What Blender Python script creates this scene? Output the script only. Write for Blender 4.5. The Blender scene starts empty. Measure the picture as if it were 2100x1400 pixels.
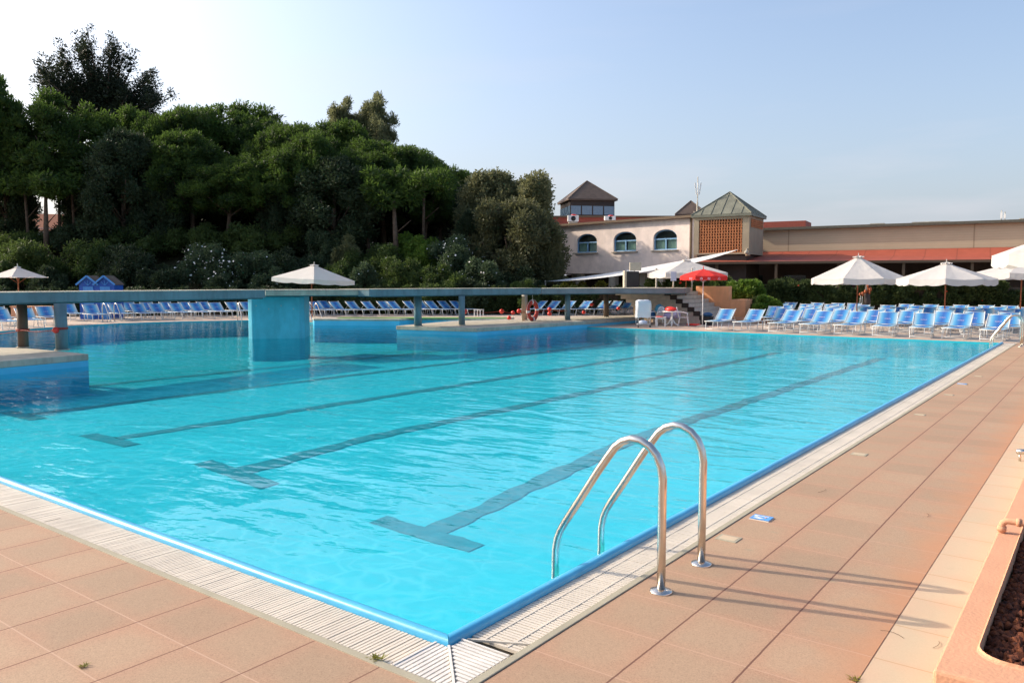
import bpy, bmesh, math, random
import numpy as np
from mathutils import Vector, Matrix
from mathutils.geometry import tessellate_polygon
PI = math.pi
rad = math.radians
S = bpy.context.scene
COL = S.collection

# ---------------------------------------------------------------- camera, sky, sun, exposure
CAM = Vector((2.911, -3.264, 2.05))
YAW, PITCH, FPX = rad(37.03), rad(4.21), 1630.0
cd = bpy.data.cameras.new('camera'); cam = bpy.data.objects.new('camera', cd); COL.objects.link(cam)
cam.location = CAM; cam.rotation_euler = (rad(90) - PITCH, 0, YAW)
cd.sensor_width = 36; cd.lens = FPX / 2100 * 36; cd.clip_start = 0.05; cd.clip_end = 3000
S.camera = cam
SUN_EL = rad(28.8)
SUN_DIR = Vector((-0.954, -0.300, 0)).normalized() * math.cos(SUN_EL) + Vector((0, 0, math.sin(SUN_EL)))
w = bpy.data.worlds.new('World'); S.world = w; w.use_nodes = True
nt = w.node_tree; bg = nt.nodes['Background']
sky = nt.nodes.new('ShaderNodeTexSky'); sky.sky_type = 'NISHITA'; sky.sun_disc = False
sky.sun_elevation = SUN_EL; sky.sun_rotation = math.atan2(SUN_DIR.x, SUN_DIR.y)
sky.air_density = 1.0; sky.dust_density = 4.5; sky.ozone_density = 2.5; sky.altitude = 0
tc = nt.nodes.new('ShaderNodeTexCoord'); sp = nt.nodes.new('ShaderNodeSeparateXYZ'); nt.links.new(tc.outputs['Generated'], sp.inputs[0])
def wm(op, a, b):
    q = nt.nodes.new('ShaderNodeMath'); q.operation = op
    for k_, v_ in ((0, a), (1, b)):
        if isinstance(v_, (int, float)): q.inputs[k_].default_value = v_
        else: nt.links.new(v_, q.inputs[k_])
    return q.outputs[0]
hz = wm('MULTIPLY', wm('EXPONENT', wm('MULTIPLY', wm('MAXIMUM', sp.outputs[2], 0.0), -6.0), 0.0), .75)
mpw = nt.nodes.new('ShaderNodeMapping'); mpw.inputs['Scale'].default_value = (1.6, 1.6, 11); nt.links.new(tc.outputs['Generated'], mpw.inputs[0])
nz = nt.nodes.new('ShaderNodeTexNoise'); nz.inputs['Scale'].default_value = 1.7; nz.inputs['Detail'].default_value = 6; nt.links.new(mpw.outputs[0], nz.inputs['Vector'])
cl = wm('MULTIPLY', wm('MAXIMUM', wm('SUBTRACT', nz.outputs[0], .50), 0.0), wm('MULTIPLY', wm('EXPONENT', wm('MULTIPLY', sp.outputs[2], -7.0), 0.0), 3.2))
mxa = nt.nodes.new('ShaderNodeMix'); mxa.data_type = 'RGBA'; nt.links.new(hz, mxa.inputs[0]); nt.links.new(sky.outputs[0], mxa.inputs[6]); mxa.inputs[7].default_value = (2.7, 2.95, 3.45, 1)
mxb = nt.nodes.new('ShaderNodeMix'); mxb.data_type = 'RGBA'; nt.links.new(cl, mxb.inputs[0]); nt.links.new(mxa.outputs[2], mxb.inputs[6]); mxb.inputs[7].default_value = (3.3, 3.1, 3.3, 1)
nt.links.new(mxb.outputs[2], bg.inputs[0]); bg.inputs[1].default_value = 0.15
sl = bpy.data.lights.new('sun', 'SUN'); sun = bpy.data.objects.new('sun', sl); COL.objects.link(sun)
sl.energy = 2.7; sl.angle = rad(0.5); sl.color = (1, 0.86, 0.70)
sun.rotation_euler = SUN_DIR.to_track_quat('Z', 'Y').to_euler()
S.view_settings.view_transform = 'Standard'; S.view_settings.look = 'None'
S.view_settings.exposure = 0.85; S.view_settings.gamma = 1
S.cycles.max_bounces = 8; S.cycles.transparent_max_bounces = 12
S.cycles.sample_clamp_indirect = 6

# ---------------------------------------------------------------- placing helpers (survey of the place)
FH = Vector((-math.sin(YAW), math.cos(YAW), 0)); RT = Vector((math.cos(YAW), math.sin(YAW), 0))
def P(px, D, z=0.0):
    return CAM.xy.to_3d() + FH * D + RT * ((px - 1050) / FPX * D) + Vector((0, 0, z))
def zr(py, D): return 2.05 - (py - 580) * D / FPX
_M = cam.rotation_euler.to_matrix()
def at(px, py, z=0.0):
    d = _M @ Vector(((px - 1050) / FPX, (700 - py) / FPX, -1)); t = (z - CAM.z) / d.z
    return CAM + d * t
def colx(px, yc):
    a = at(px, 700); d = a - CAM; return CAM.x + d.x * (yc - CAM.y) / d.y

# ---------------------------------------------------------------- object helpers
def tag(o, label=None, cat=None, group=None, kind=None):
    if label: o['label'] = label
    if cat: o['category'] = cat
    if group: o['group'] = group
    if kind: o['kind'] = kind
    return o
def empty(name, loc=(0, 0, 0), rz=0.0, label=None, cat=None, group=None):
    o = bpy.data.objects.new(name, None); o.empty_display_size = .2; COL.objects.link(o)
    o.location = loc; o.rotation_euler = (0, 0, rz)
    return tag(o, label, cat, group)
def copy_tree(o, parent=None):
    c = o.copy(); COL.objects.link(c); c.parent = parent
    for ch in list(o.children): copy_tree(ch, c)
    return c
ORD = ['first', 'second', 'third', 'fourth', 'fifth', 'sixth', 'seventh', 'eighth', 'ninth', 'tenth', 'eleventh', 'twelfth',
       'thirteenth', 'fourteenth', 'fifteenth', 'sixteenth', 'seventeenth', 'eighteenth', 'nineteenth', 'twentieth']

class MB:
    def __init__(s): s.v = []; s.f = []; s.m = []; s.sm = []
    def add(s, vs, fs, mi=0, smooth=False):
        b = len(s.v); s.v += [tuple(v) for v in vs]
        for f in fs: s.f.append([i + b for i in f]); s.m.append(mi); s.sm.append(smooth)
        return s
    def box(s, c, d, rz=0.0, mi=0, M=None):
        x, y, z = d[0] / 2, d[1] / 2, d[2] / 2
        vs = [Vector((a * x, b * y, e * z)) for a in (-1, 1) for b in (-1, 1) for e in (-1, 1)]
        R = Matrix.Rotation(rz, 3, 'Z') if M is None else M
        vs = [R @ v + Vector(c) for v in vs]
        return s.add(vs, [(0, 1, 3, 2), (4, 6, 7, 5), (0, 4, 5, 1), (2, 3, 7, 6), (0, 2, 6, 4), (1, 5, 7, 3)], mi)
    def bar(s, a, b, wd, ht=None, mi=0):
        a = Vector(a); b = Vector(b); d = b - a; L = d.length
        q = d.to_track_quat('Y', 'Z').to_matrix()
        return s.box((a + b) / 2, (wd, L, ht or wd), M=q, mi=mi)
    def tube(s, pts, r, n=8, mi=0, cap=True):
        pts = [Vector(p) for p in pts]; rs = r if isinstance(r, (list, tuple)) else [r] * len(pts)
        rings = []; up = None
        for i, p in enumerate(pts):
            t = (pts[min(i + 1, len(pts) - 1)] - pts[max(i - 1, 0)]).normalized()
            if up is None:
                up = Vector((0, 0, 1)) if abs(t.z) < .9 else Vector((1, 0, 0))
            u = t.cross(up).normalized(); v = u.cross(t).normalized(); up = v
            rings.append([p + (u * math.cos(k * 2 * PI / n) + v * math.sin(k * 2 * PI / n)) * rs[i] for k in range(n)])
        vs = [q for g in rings for q in g]; fs = []
        for i in range(len(pts) - 1):
            for k in range(n):
                fs.append((i * n + k, i * n + (k + 1) % n, (i + 1) * n + (k + 1) % n, (i + 1) * n + k))
        if cap: fs.append(tuple(range(n))[::-1]); fs.append(tuple((len(pts) - 1) * n + k for k in range(n)))
        return s.add(vs, fs, mi, True)
    def prism(s, poly, z0, z1, mi=0, bottom=True):
        n = len(poly); vs = [(p[0], p[1], z0) for p in poly] + [(p[0], p[1], z1) for p in poly]
        fs = [(i, (i + 1) % n, n + (i + 1) % n, n + i) for i in range(n)] + [tuple(range(n, 2 * n))]
        if bottom: fs.append(tuple(range(n))[::-1])
        return s.add(vs, fs, mi)
    def lathe(s, prof, n=16, mi=0, c=(0, 0, 0), smooth=True):
        vs = []; fs = []
        for r, z in prof:
            for k in range(n): vs.append((c[0] + r * math.cos(k * 2 * PI / n), c[1] + r * math.sin(k * 2 * PI / n), c[2] + z))
        for i in range(len(prof) - 1):
            for k in range(n): fs.append((i * n + k, i * n + (k + 1) % n, (i + 1) * n + (k + 1) % n, (i + 1) * n + k))
        return s.add(vs, fs, mi, smooth)
    def ball(s, c, r, n=14, mi=0, sz=1.0):
        m = n // 2
        prof = [(r * math.sin(PI * i / m) + 1e-4, -r * sz * math.cos(PI * i / m)) for i in range(m + 1)]
        return s.lathe(prof, n, mi, c)
    def sheet(s, outer, holes, z, mi=0):
        loops = [[Vector((p[0], p[1], 0)) for p in outer]] + [[Vector((p[0], p[1], 0)) for p in h] for h in holes]
        vs = [(p[0], p[1], z) for l in loops for p in l]
        tris = tessellate_polygon(loops); out = []
        for t in tris:
            a, b, c = [Vector(vs[i]) for i in t]
            if (b - a).cross(c - a).z < 0: t = (t[0], t[2], t[1])
            out.append(tuple(t))
        return s.add(vs, out, mi)
    def build(s, name, mats, parent=None, bevel=0.0, fixn=True):
        me = bpy.data.meshes.new(name); me.from_pydata(s.v, [], s.f)
        for m in (mats if isinstance(mats, (list, tuple)) else [mats]): me.materials.append(m)
        me.polygons.foreach_set('material_index', s.m); me.polygons.foreach_set('use_smooth', s.sm)
        if fixn:
            bm = bmesh.new(); bm.from_mesh(me); bmesh.ops.recalc_face_normals(bm, faces=bm.faces); bm.to_mesh(me); bm.free()
        me.update(); o = bpy.data.objects.new(name, me); COL.objects.link(o); o.parent = parent
        if bevel:
            b = o.modifiers.new('bevel', 'BEVEL'); b.width = bevel; b.segments = 2; b.limit_method = 'ANGLE'
        return o
def struct(o): o['kind'] = 'structure'; return o

# ---------------------------------------------------------------- materials
class NT:
    def __init__(s, name):
        s.m = bpy.data.materials.new(name); s.m.use_nodes = True; s.t = s.m.node_tree; s.t.nodes.clear()
        s.out = s.t.nodes.new('ShaderNodeOutputMaterial')
    def n(s, typ, **kw):
        nd = s.t.nodes.new(typ)
        for k, v in kw.items():
            if k.startswith('i_'):
                key = k[2:]; key = int(key) if key.isdigit() else key.replace('_', ' ')
                s.set(nd.inputs[key], v)
            else: setattr(nd, k, v)
        return nd
    def set(s, sock, v):
        if hasattr(v, 'is_output') or isinstance(v, bpy.types.NodeSocket): s.t.links.new(v, sock)
        elif isinstance(v, (tuple, list)) and len(v) == 3 and sock.type == 'RGBA': sock.default_value = (*v, 1)
        else: sock.default_value = v
    def math(s, op, a, b=0.0, c=None):
        nd = s.n('ShaderNodeMath', operation=op); s.set(nd.inputs[0], a); s.set(nd.inputs[1], b)
        if c is not None: s.set(nd.inputs[2], c)
        return nd.outputs[0]
    def mix(s, f, a, b, typ='MIX'):
        nd = s.n('ShaderNodeMix', data_type='RGBA', blend_type=typ); s.set(nd.inputs[0], f); s.set(nd.inputs[6], a); s.set(nd.inputs[7], b)
        return nd.outputs[2]
    def noise(s, vec, scale, detail=3, rough=.5, out=0, dist=0.0):
        nd = s.n('ShaderNodeTexNoise', i_Scale=scale, i_Detail=detail, i_Roughness=rough, i_Distortion=dist)
        if vec is not None: s.set(nd.inputs['Vector'], vec)
        return nd.outputs[out]
    def ramp(s, f, stops, interp='LINEAR'):
        nd = s.n('ShaderNodeValToRGB'); e = nd.color_ramp.elements; nd.color_ramp.interpolation = interp
        while len(e) < len(stops): e.new(.5)
        for i, (p, c) in enumerate(stops):
            e[i].position = p; e[i].color = (*c, 1) if len(c) == 3 else c
        s.set(nd.inputs[0], f); return nd.outputs[0]
    def pos(s): return s.n('ShaderNodeNewGeometry').outputs['Position']
    def obj(s): return s.n('ShaderNodeTexCoord').outputs['Object']
    def gen(s): return s.n('ShaderNodeTexCoord').outputs['Generated']
    def xyz(s, v): nd = s.n('ShaderNodeSeparateXYZ'); s.set(nd.inputs[0], v); return nd.outputs
    def bsdf(s, color, rough=.6, spec=.4, metal=0.0, bump=None, bd=.01, bs=.6, **kw):
        b = s.n('ShaderNodeBsdfPrincipled'); s.set(b.inputs['Base Color'], color); s.set(b.inputs['Roughness'], rough)
        s.set(b.inputs['Specular IOR Level'], spec); s.set(b.inputs['Metallic'], metal)
        for k, v in kw.items(): s.set(b.inputs[k.replace('_', ' ')], v)
        if bump is not None:
            bp = s.n('ShaderNodeBump', i_Strength=bs, i_Distance=bd); s.set(bp.inputs['Height'], bump)
            s.t.links.new(bp.outputs[0], b.inputs['Normal'])
        s.t.links.new(b.outputs[0], s.out.inputs[0]); return b
def mul(c, k): return tuple(min(1, x * k) for x in c)
def plain(name, c, rough=.6, spec=.4, var=.12, scale=6.0, bump=0.0, bscale=60.0, metal=0.0, fine=0.0):
    t = NT(name); v = t.obj()
    f = t.noise(v, scale, 4, .6)
    f = t.ramp(f, [(.3, (0, 0, 0)), (.7, (1, 1, 1))])
    col = t.mix(f, mul(c, 1 - var), mul(c, 1 + var))
    if fine: col = t.mix(t.noise(v, 150, 2), mul(c, 1 - fine), col)
    t.bsdf(col, rough, spec, metal, bump=t.noise(v, bscale, 3) if bump else None, bd=bump)
    return t.m
def lines(t, coord, off, pitch, width):
    f = t.math('FRACT', t.math('DIVIDE', t.math('SUBTRACT', coord, off), pitch))
    d = t.math('ABSOLUTE', t.math('SUBTRACT', f, .5))
    return t.math('GREATER_THAN', d, .5 - width / pitch / 2)
def tile_mat(name, c, px, ox, py, oy, jx, jy, wx=.008, wy=.006, var=.11, fine=.42, stain=None, extra=False):
    """square slabs: joints at ox + k*px and oy + k*py, tone changes a little from slab to slab"""
    t = NT(name); v = t.pos(); x, y, z = t.xyz(v)
    cx = t.math('FLOOR', t.math('DIVIDE', t.math('SUBTRACT', x, ox), px)); cy = t.math('FLOOR', t.math('DIVIDE', t.math('SUBTRACT', y, oy), py))
    cb = t.n('ShaderNodeCombineXYZ', i_0=cx, i_1=cy)
    wn = t.n('ShaderNodeTexWhiteNoise', i_0=cb.outputs[0]).outputs[0]
    col = t.mix(wn, mul(c, 1 - var), mul(c, 1 + var))
    big = t.ramp(t.noise(v, .9, 5, .65), [(.35, (0, 0, 0)), (.7, (1, 1, 1))])
    fx = t.math('ABSOLUTE', t.math('SUBTRACT', t.math('FRACT', t.math('DIVIDE', t.math('SUBTRACT', x, ox), px)), .5)); fy = t.math('ABSOLUTE', t.math('SUBTRACT', t.math('FRACT', t.math('DIVIDE', t.math('SUBTRACT', y, oy), py)), .5))
    ed = t.math('ADD', t.math('MAXIMUM', fx, fy), t.math('MULTIPLY', t.math('SUBTRACT', t.noise(v, 2.5, 3), .5), .5))
    ed = t.ramp(ed, [(.26, (0, 0, 0)), (.52, (1, 1, 1))]); col = t.mix(t.math('MULTIPLY', ed, .6), col, (c[0] * 1.12, c[1] * .90, c[2] * .88))
    col = t.mix(t.math('MULTIPLY', big, .45), col, (c[0] * .95, c[1] * 1.08, c[2] * 1.12) if stain is None else stain)
    gr = t.noise(v, 130, 3, .8); col = t.mix(t.math('MULTIPLY', t.ramp(gr, [(.36, (1, 1, 1)), (.55, (0, 0, 0))]), fine), col, mul(c, .35)); col = t.mix(t.math('MULTIPLY', t.ramp(t.noise(v, 95, 2, .7), [(.55, (0, 0, 0)), (.7, (1, 1, 1))]), fine * .7), col, mul(c, 1.45))
    sp = t.ramp(t.noise(v, 3.1, 6, .75), [(.62, (0, 0, 0)), (.72, (1, 1, 1))]); col = t.mix(t.math('MULTIPLY', sp, .18), col, mul(c, .62))
    if extra:
        for (qx, qy, rx, ry) in [(*at(1535, 1128).xy, .13, .06), (*at(1588, 1092).xy, .10, .045), (*at(1700, 1190).xy, .16, .07)]:
            dx = t.math('DIVIDE', t.math('SUBTRACT', x, qx), rx); dy = t.math('DIVIDE', t.math('SUBTRACT', y, qy), ry)
            dd = t.math('ADD', t.math('SQRT', t.math('ADD', t.math('MULTIPLY', dx, dx), t.math('MULTIPLY', dy, dy))), t.math('MULTIPLY', t.noise(v, 14, 4), 1.0))
            col = t.mix(t.ramp(dd, [(.95, (.5, .5, .5)), (1.0, (0, 0, 0))] if False else [(.6, (.45, .45, .45)), (1.0, (0, 0, 0))]), col, (.27, .25, .17))
        ru = t.math('ADD', x, t.math('MULTIPLY', t.noise(v, 3.5, 4), .55)); ru = t.ramp(t.math('SUBTRACT', ru, 1.35), [(.55, (0, 0, 0)), (.9, (.7, .7, .7))]); col = t.mix(ru, col, (.47, .235, .125))
    lx = lines(t, t.math('ADD', x, t.math('MULTIPLY', t.math('SUBTRACT', t.noise(v, 9, 2), .5), .006)), ox, px, wx); ly = lines(t, y, oy, py, wy)
    if jy: col = t.mix(t.math('MULTIPLY', ly, .75), col, jy)
    if jx: col = t.mix(t.math('MULTIPLY', lx, .9), col, jx)
    h = t.math('SUBTRACT', t.math('MULTIPLY', gr, .4), t.math('MAXIMUM', lx, t.math('MULTIPLY', ly, .5)))
    t.bsdf(col, .8, .25, bump=h, bd=.004, bs=.5); return t.m
TER = (.400, .264, .170)
M = {}
M['tile_right'] = tile_mat('terracotta_right', TER, .513, .413, .525, .25, (.14, .062, .045), (.50, .325, .225), wx=.011, wy=.008, extra=True)
M['tile_left'] = tile_mat('terracotta_left', TER, .529, -.13, .49, -.41, (.17, .08, .055), (.50, .335, .235), wx=.010, wy=.009)
M['cream_tile'] = tile_mat('cream_tile', (.52, .405, .275), .60, 1.95, .525, .25, None, (.42, .28, .15), wy=.010, fine=.1, var=.05)
M['paving'] = tile_mat('paving', (.50, .40, .31), .8, 0, .8, 0, (.33, .24, .18), (.33, .24, .18), wx=.012, wy=.012, fine=.1)
M['coping'] = tile_mat('coping', (.52, .36, .25), .5, 0, 50, 0, (.3, .2, .15), None, fine=.12)
M['grate'] = plain('grating_plastic', (.62, .55, .45), .5, .3, var=.10, scale=2.0)
M['tray'] = plain('channel', (.30, .26, .19), .8)
M['concrete'] = plain('concrete', (.46, .42, .34), .85, .2, var=.22, scale=2.5, bump=.003, fine=.3)
M['curb'] = plain('curb_concrete', (.42, .38, .28), .85, .2, var=.15, scale=3, fine=.3)
M['rim'] = plain('rim_paint', (.06, .38, .62), .36, .5, var=.12, scale=3, bump=.002, bscale=14)
M['metal'] = plain('brushed_steel', (.66, .62, .56), .24, .5, var=.06, metal=1.0, scale=12)
M['alu'] = plain('white_metal', (.60, .60, .58), .4, .4, var=.05)
M['white_plastic'] = plain('white_plastic', (.78, .77, .74), .35, .4, var=.04)
M['canvas'] = plain('white_canvas', (.58, .545, .50), .8, .1, var=.05, scale=1.5, bump=.01, bscale=5)
def cloth_mat(name, c, tr_=.35):
    t = NT(name); v = t.obj(); f = t.noise(v, 1.4, 4, .6); col = t.mix(f, mul(c, .93), mul(c, 1.05)); st = t.ramp(t.noise(v, 3.5, 5, .7), [(.58, (0, 0, 0)), (.75, (1, 1, 1))]); col = t.mix(t.math('MULTIPLY', st, .12), col, mul(c, .6))
    b = t.n('ShaderNodeBsdfPrincipled', i_Roughness=.85); t.set(b.inputs['Base Color'], col); bp = t.n('ShaderNodeBump', i_Strength=.8, i_Distance=.05); t.set(bp.inputs['Height'], t.noise(v, 3.2, 3)); t.t.links.new(bp.outputs[0], b.inputs['Normal'])
    tr = t.n('ShaderNodeBsdfTranslucent'); t.set(tr.inputs[0], col); mx = t.n('ShaderNodeMixShader', i_0=tr_); t.t.links.new(b.outputs[0], mx.inputs[1]); t.t.links.new(tr.outputs[0], mx.inputs[2]); t.t.links.new(mx.outputs[0], t.out.inputs[0]); return t.m
M['canvas'] = cloth_mat('white_canvas', (.68, .64, .59), .3)
M['red_canvas'] = cloth_mat('red_canvas', (.80, .04, .03), .35)
M['wood'] = plain('pole_wood', (.34, .10, .04), .5, .3, var=.2, scale=9)
M['red'] = plain('red_plastic', (.70, .035, .02), .3, .5, var=.1)
M['orange_plaster'] = plain('orange_plaster', (.64, .335, .20), .85, .2, var=.10, scale=3, bump=.006, bscale=45, fine=.12)
M['facade'] = plain('pale_plaster', (.84, .71, .63), .9, .15, var=.05, scale=1)
M['beige_wall'] = None
M['brown'] = plain('brown_trim', (.13, .085, .05), .6)
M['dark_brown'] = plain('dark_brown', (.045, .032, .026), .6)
M['red_paint'] = plain('red_paint', (.30, .07, .045), .7, var=.1)
M['green_copper'] = plain('green_copper', (.17, .17, .125), .55, .4, var=.2, scale=2)
M['roof_brown'] = plain('roof_brown', (.125, .09, .068), .7, .3, var=.2, scale=2)
M['terracotta_brick'] = plain('terracotta_brick', (.50, .195, .085), .85, .2, var=.22, scale=6)
M['blue_frame'] = plain('blue_frame', (.20, .38, .58), .5)
M['bridge_paint'] = plain('bridge_paint', (.085, .175, .20), .45, .4, var=.16, scale=1.6)
def streaky(name, c, rough=.5, dark=.55, amt=.55):
    t = NT(name); v = t.obj(); mp = t.n('ShaderNodeMapping'); t.set(mp.inputs[0], v); mp.inputs['Scale'].default_value = (2.3, 2.3, .45)
    st = t.ramp(t.noise(mp.outputs[0], 1.6, 5, .65), [(.45, (0, 0, 0)), (.68, (1, 1, 1))]); bl = t.ramp(t.noise(v, 1.1, 5, .6), [(.35, (0, 0, 0)), (.7, (1, 1, 1))])
    ch = t.ramp(t.noise(v, 7, 5, .75), [(.64, (0, 0, 0)), (.68, (1, 1, 1))])
    col = t.mix(bl, mul(c, .86), mul(c, 1.16)); col = t.mix(t.math('MULTIPLY', st, amt), col, mul(c, dark)); col = t.mix(t.math('MULTIPLY', ch, .5), col, mul((c[0] + .12, c[1] + .08, c[2] + .05), .8))
    t.bsdf(col, rough, .35, bump=t.noise(v, 30, 3), bd=.003); return t.m
M['bridge_paint'] = streaky('bridge_paint', (.135, .215, .24), .5, .5)
M['facade'] = streaky('pale_plaster', (.84, .71, .63), .9, .88, .3)
M['concrete'] = streaky('concrete', (.44, .40, .32), .85, .5, .5)
M['pillar_blue'] = streaky('pillar_blue', (.075, .42, .53), .45, .7, .5)
M['pool_wall'] = plain('pool_wall', (.08, .44, .64), .4, .4, var=.12, scale=.7)
M['bark'] = plain('bark', (.12, .085, .06), .9, .1, var=.35, scale=5, bump=.03, bscale=18)
M['black'] = plain('black_plastic', (.018, .018, .02), .5)
M['dark_fabric'] = plain('blue_bag', (.03, .10, .22), .8)
M['lilac'] = plain('lilac_cloth', (.38, .36, .55), .8)
M['hut_blue'] = plain('hut_blue', (.02, .10, .42), .5)
M['hut_light'] = plain('hut_light_blue', (.07, .27, .62), .5)
M['lane'] = plain('lane_tile', (.065, .31, .38), .5, .3, var=.1)
M['lawn'] = plain('lawn', (.12, .26, .06), .9, .1, var=.3, scale=8)
M['soil'] = plain('soil', (.06, .055, .03), 1, .05, var=.4, scale=2)
M['step'] = plain('step_stone', (.56, .48, .40), .85, .2, var=.15, scale=4)
M['rope'] = plain('rope', (.30, .045, .03), .7)
def blind_mat():
    t = NT('window_glass'); b = t.bsdf((.03, .05, .055), .05, .8)
    tr = t.n('ShaderNodeBsdfTransparent'); tr.inputs[0].default_value = (.8, .9, .95, 1); mx = t.n('ShaderNodeMixShader', i_0=.72); t.t.links.new(b.outputs[0], mx.inputs[1]); t.t.links.new(tr.outputs[0], mx.inputs[2]); t.t.links.new(mx.outputs[0], t.out.inputs[0]); return t.m
M['glass'] = blind_mat()
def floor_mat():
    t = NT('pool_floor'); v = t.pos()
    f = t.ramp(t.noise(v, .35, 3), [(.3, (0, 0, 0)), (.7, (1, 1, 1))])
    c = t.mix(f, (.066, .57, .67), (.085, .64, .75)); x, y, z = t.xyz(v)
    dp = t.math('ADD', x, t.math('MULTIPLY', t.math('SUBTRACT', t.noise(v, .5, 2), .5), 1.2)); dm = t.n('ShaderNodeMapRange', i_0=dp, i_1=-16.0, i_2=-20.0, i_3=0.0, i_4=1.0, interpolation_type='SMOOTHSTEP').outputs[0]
    c = t.mix(dm, c, (.02, .44, .52)); t.bsdf(c, .6, .2); return t.m  # floor colour blends darker to stand in for light lost in deeper water
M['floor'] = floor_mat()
M['deep_floor'] = plain('deep_floor', (.02, .44, .52), .6, var=.15, scale=.4)  # darker colour stands in for light absorbed by the deep water
M['basin_wall'] = plain('basin_wall', (.03, .50, .58), .5, .3, var=.12, scale=.7)
def wall_beige():
    t = NT('beige_ribbed_wall'); v = t.pos(); x, y, z = t.xyz(v)
    l = lines(t, z, 0, .16, .02); c = t.mix(t.noise(v, .8, 4), (.43, .355, .245), (.52, .43, .30))
    vv = t.math('ADD', t.math('MULTIPLY', x, .707), t.math('MULTIPLY', y, -.707))
    j = lines(t, vv, 0, 7.0, .05); c = t.mix(t.math('MULTIPLY', t.math('MAXIMUM', t.math('MULTIPLY', l, .4), j), .5), c, (.15, .11, .07))
    t.bsdf(c, .85, .15); return t.m
M['beige_wall'] = wall_beige()
def seam_roof(name, c, pitch):
    t = NT(name); v = t.obj(); x, y, z = t.xyz(v)
    l = t.math('MAXIMUM', lines(t, x, 0, pitch, .07), 0); cc = t.mix(t.noise(v, 1.5, 4), mul(c, .8), mul(c, 1.2))
    cc = t.mix(t.math('MULTIPLY', l, .5), cc, mul(c, .45)); t.bsdf(cc, .6, .4); return t.m
M['awning_red'] = seam_roof('awning_red', (.34, .078, .046), 1.8)
def leaf_mat(name, c, c2, trans=.35, scale=.5):
    t = NT(name); v = t.obj()
    f = t.ramp(t.noise(v, scale, 3, .7), [(.35, (0, 0, 0)), (.65, (1, 1, 1))])
    oi = t.n('ShaderNodeObjectInfo').outputs['Random']
    col = t.mix(f, c, c2); col = t.mix(t.math('MULTIPLY', oi, .3), col, mul(c, .75))
    d = t.n('ShaderNodeBsdfPrincipled', i_Roughness=.6); t.set(d.inputs['Base Color'], col); t.set(d.inputs['Specular IOR Level'], .25)
    tr = t.n('ShaderNodeBsdfTranslucent'); t.set(tr.inputs[0], t.mix(.5, col, mul(c2, 1.5)))
    mx = t.n('ShaderNodeMixShader', i_0=trans); t.t.links.new(d.outputs[0], mx.inputs[1]); t.t.links.new(tr.outputs[0], mx.inputs[2])
    t.t.links.new(mx.outputs[0], t.out.inputs[0]); return t.m
L = {
 'pine': leaf_mat('pine_leaf', (.016, .040, .010), (.084, .140, .024), .45),
 'dark': leaf_mat('dark_pine_leaf', (.014, .022, .012), (.042, .058, .026), .2),
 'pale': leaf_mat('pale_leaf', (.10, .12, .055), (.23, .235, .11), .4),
 'darkolive': leaf_mat('shaded_oak_leaf', (.060, .070, .030), (.155, .155, .070), .3),  # darker copy of the olive leaf, with shade put into its colour
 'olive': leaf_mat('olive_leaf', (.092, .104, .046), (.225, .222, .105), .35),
 'oak': leaf_mat('oak_leaf', (.022, .038, .016), (.056, .082, .036), .25),
 'shrub': leaf_mat('shrub_leaf', (.040, .068, .018), (.095, .140, .034)),
 'oleander': leaf_mat('oleander_leaf', (.042, .072, .036), (.090, .130, .062)),
 'hedge': leaf_mat('hedge_leaf', (.034, .056, .018), (.100, .130, .036)),
 'bright': leaf_mat('bright_leaf', (.075, .14, .018), (.16, .25, .035)),
 'yellow': leaf_mat('yellow_leaf', (.14, .15, .02), (.30, .28, .04)),
 'flower': plain('white_petal', (.80, .78, .74), .6, .2, var=.05),
 'redflower': plain('red_petal', (.75, .06, .03), .6, .2, var=.1),
}
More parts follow.
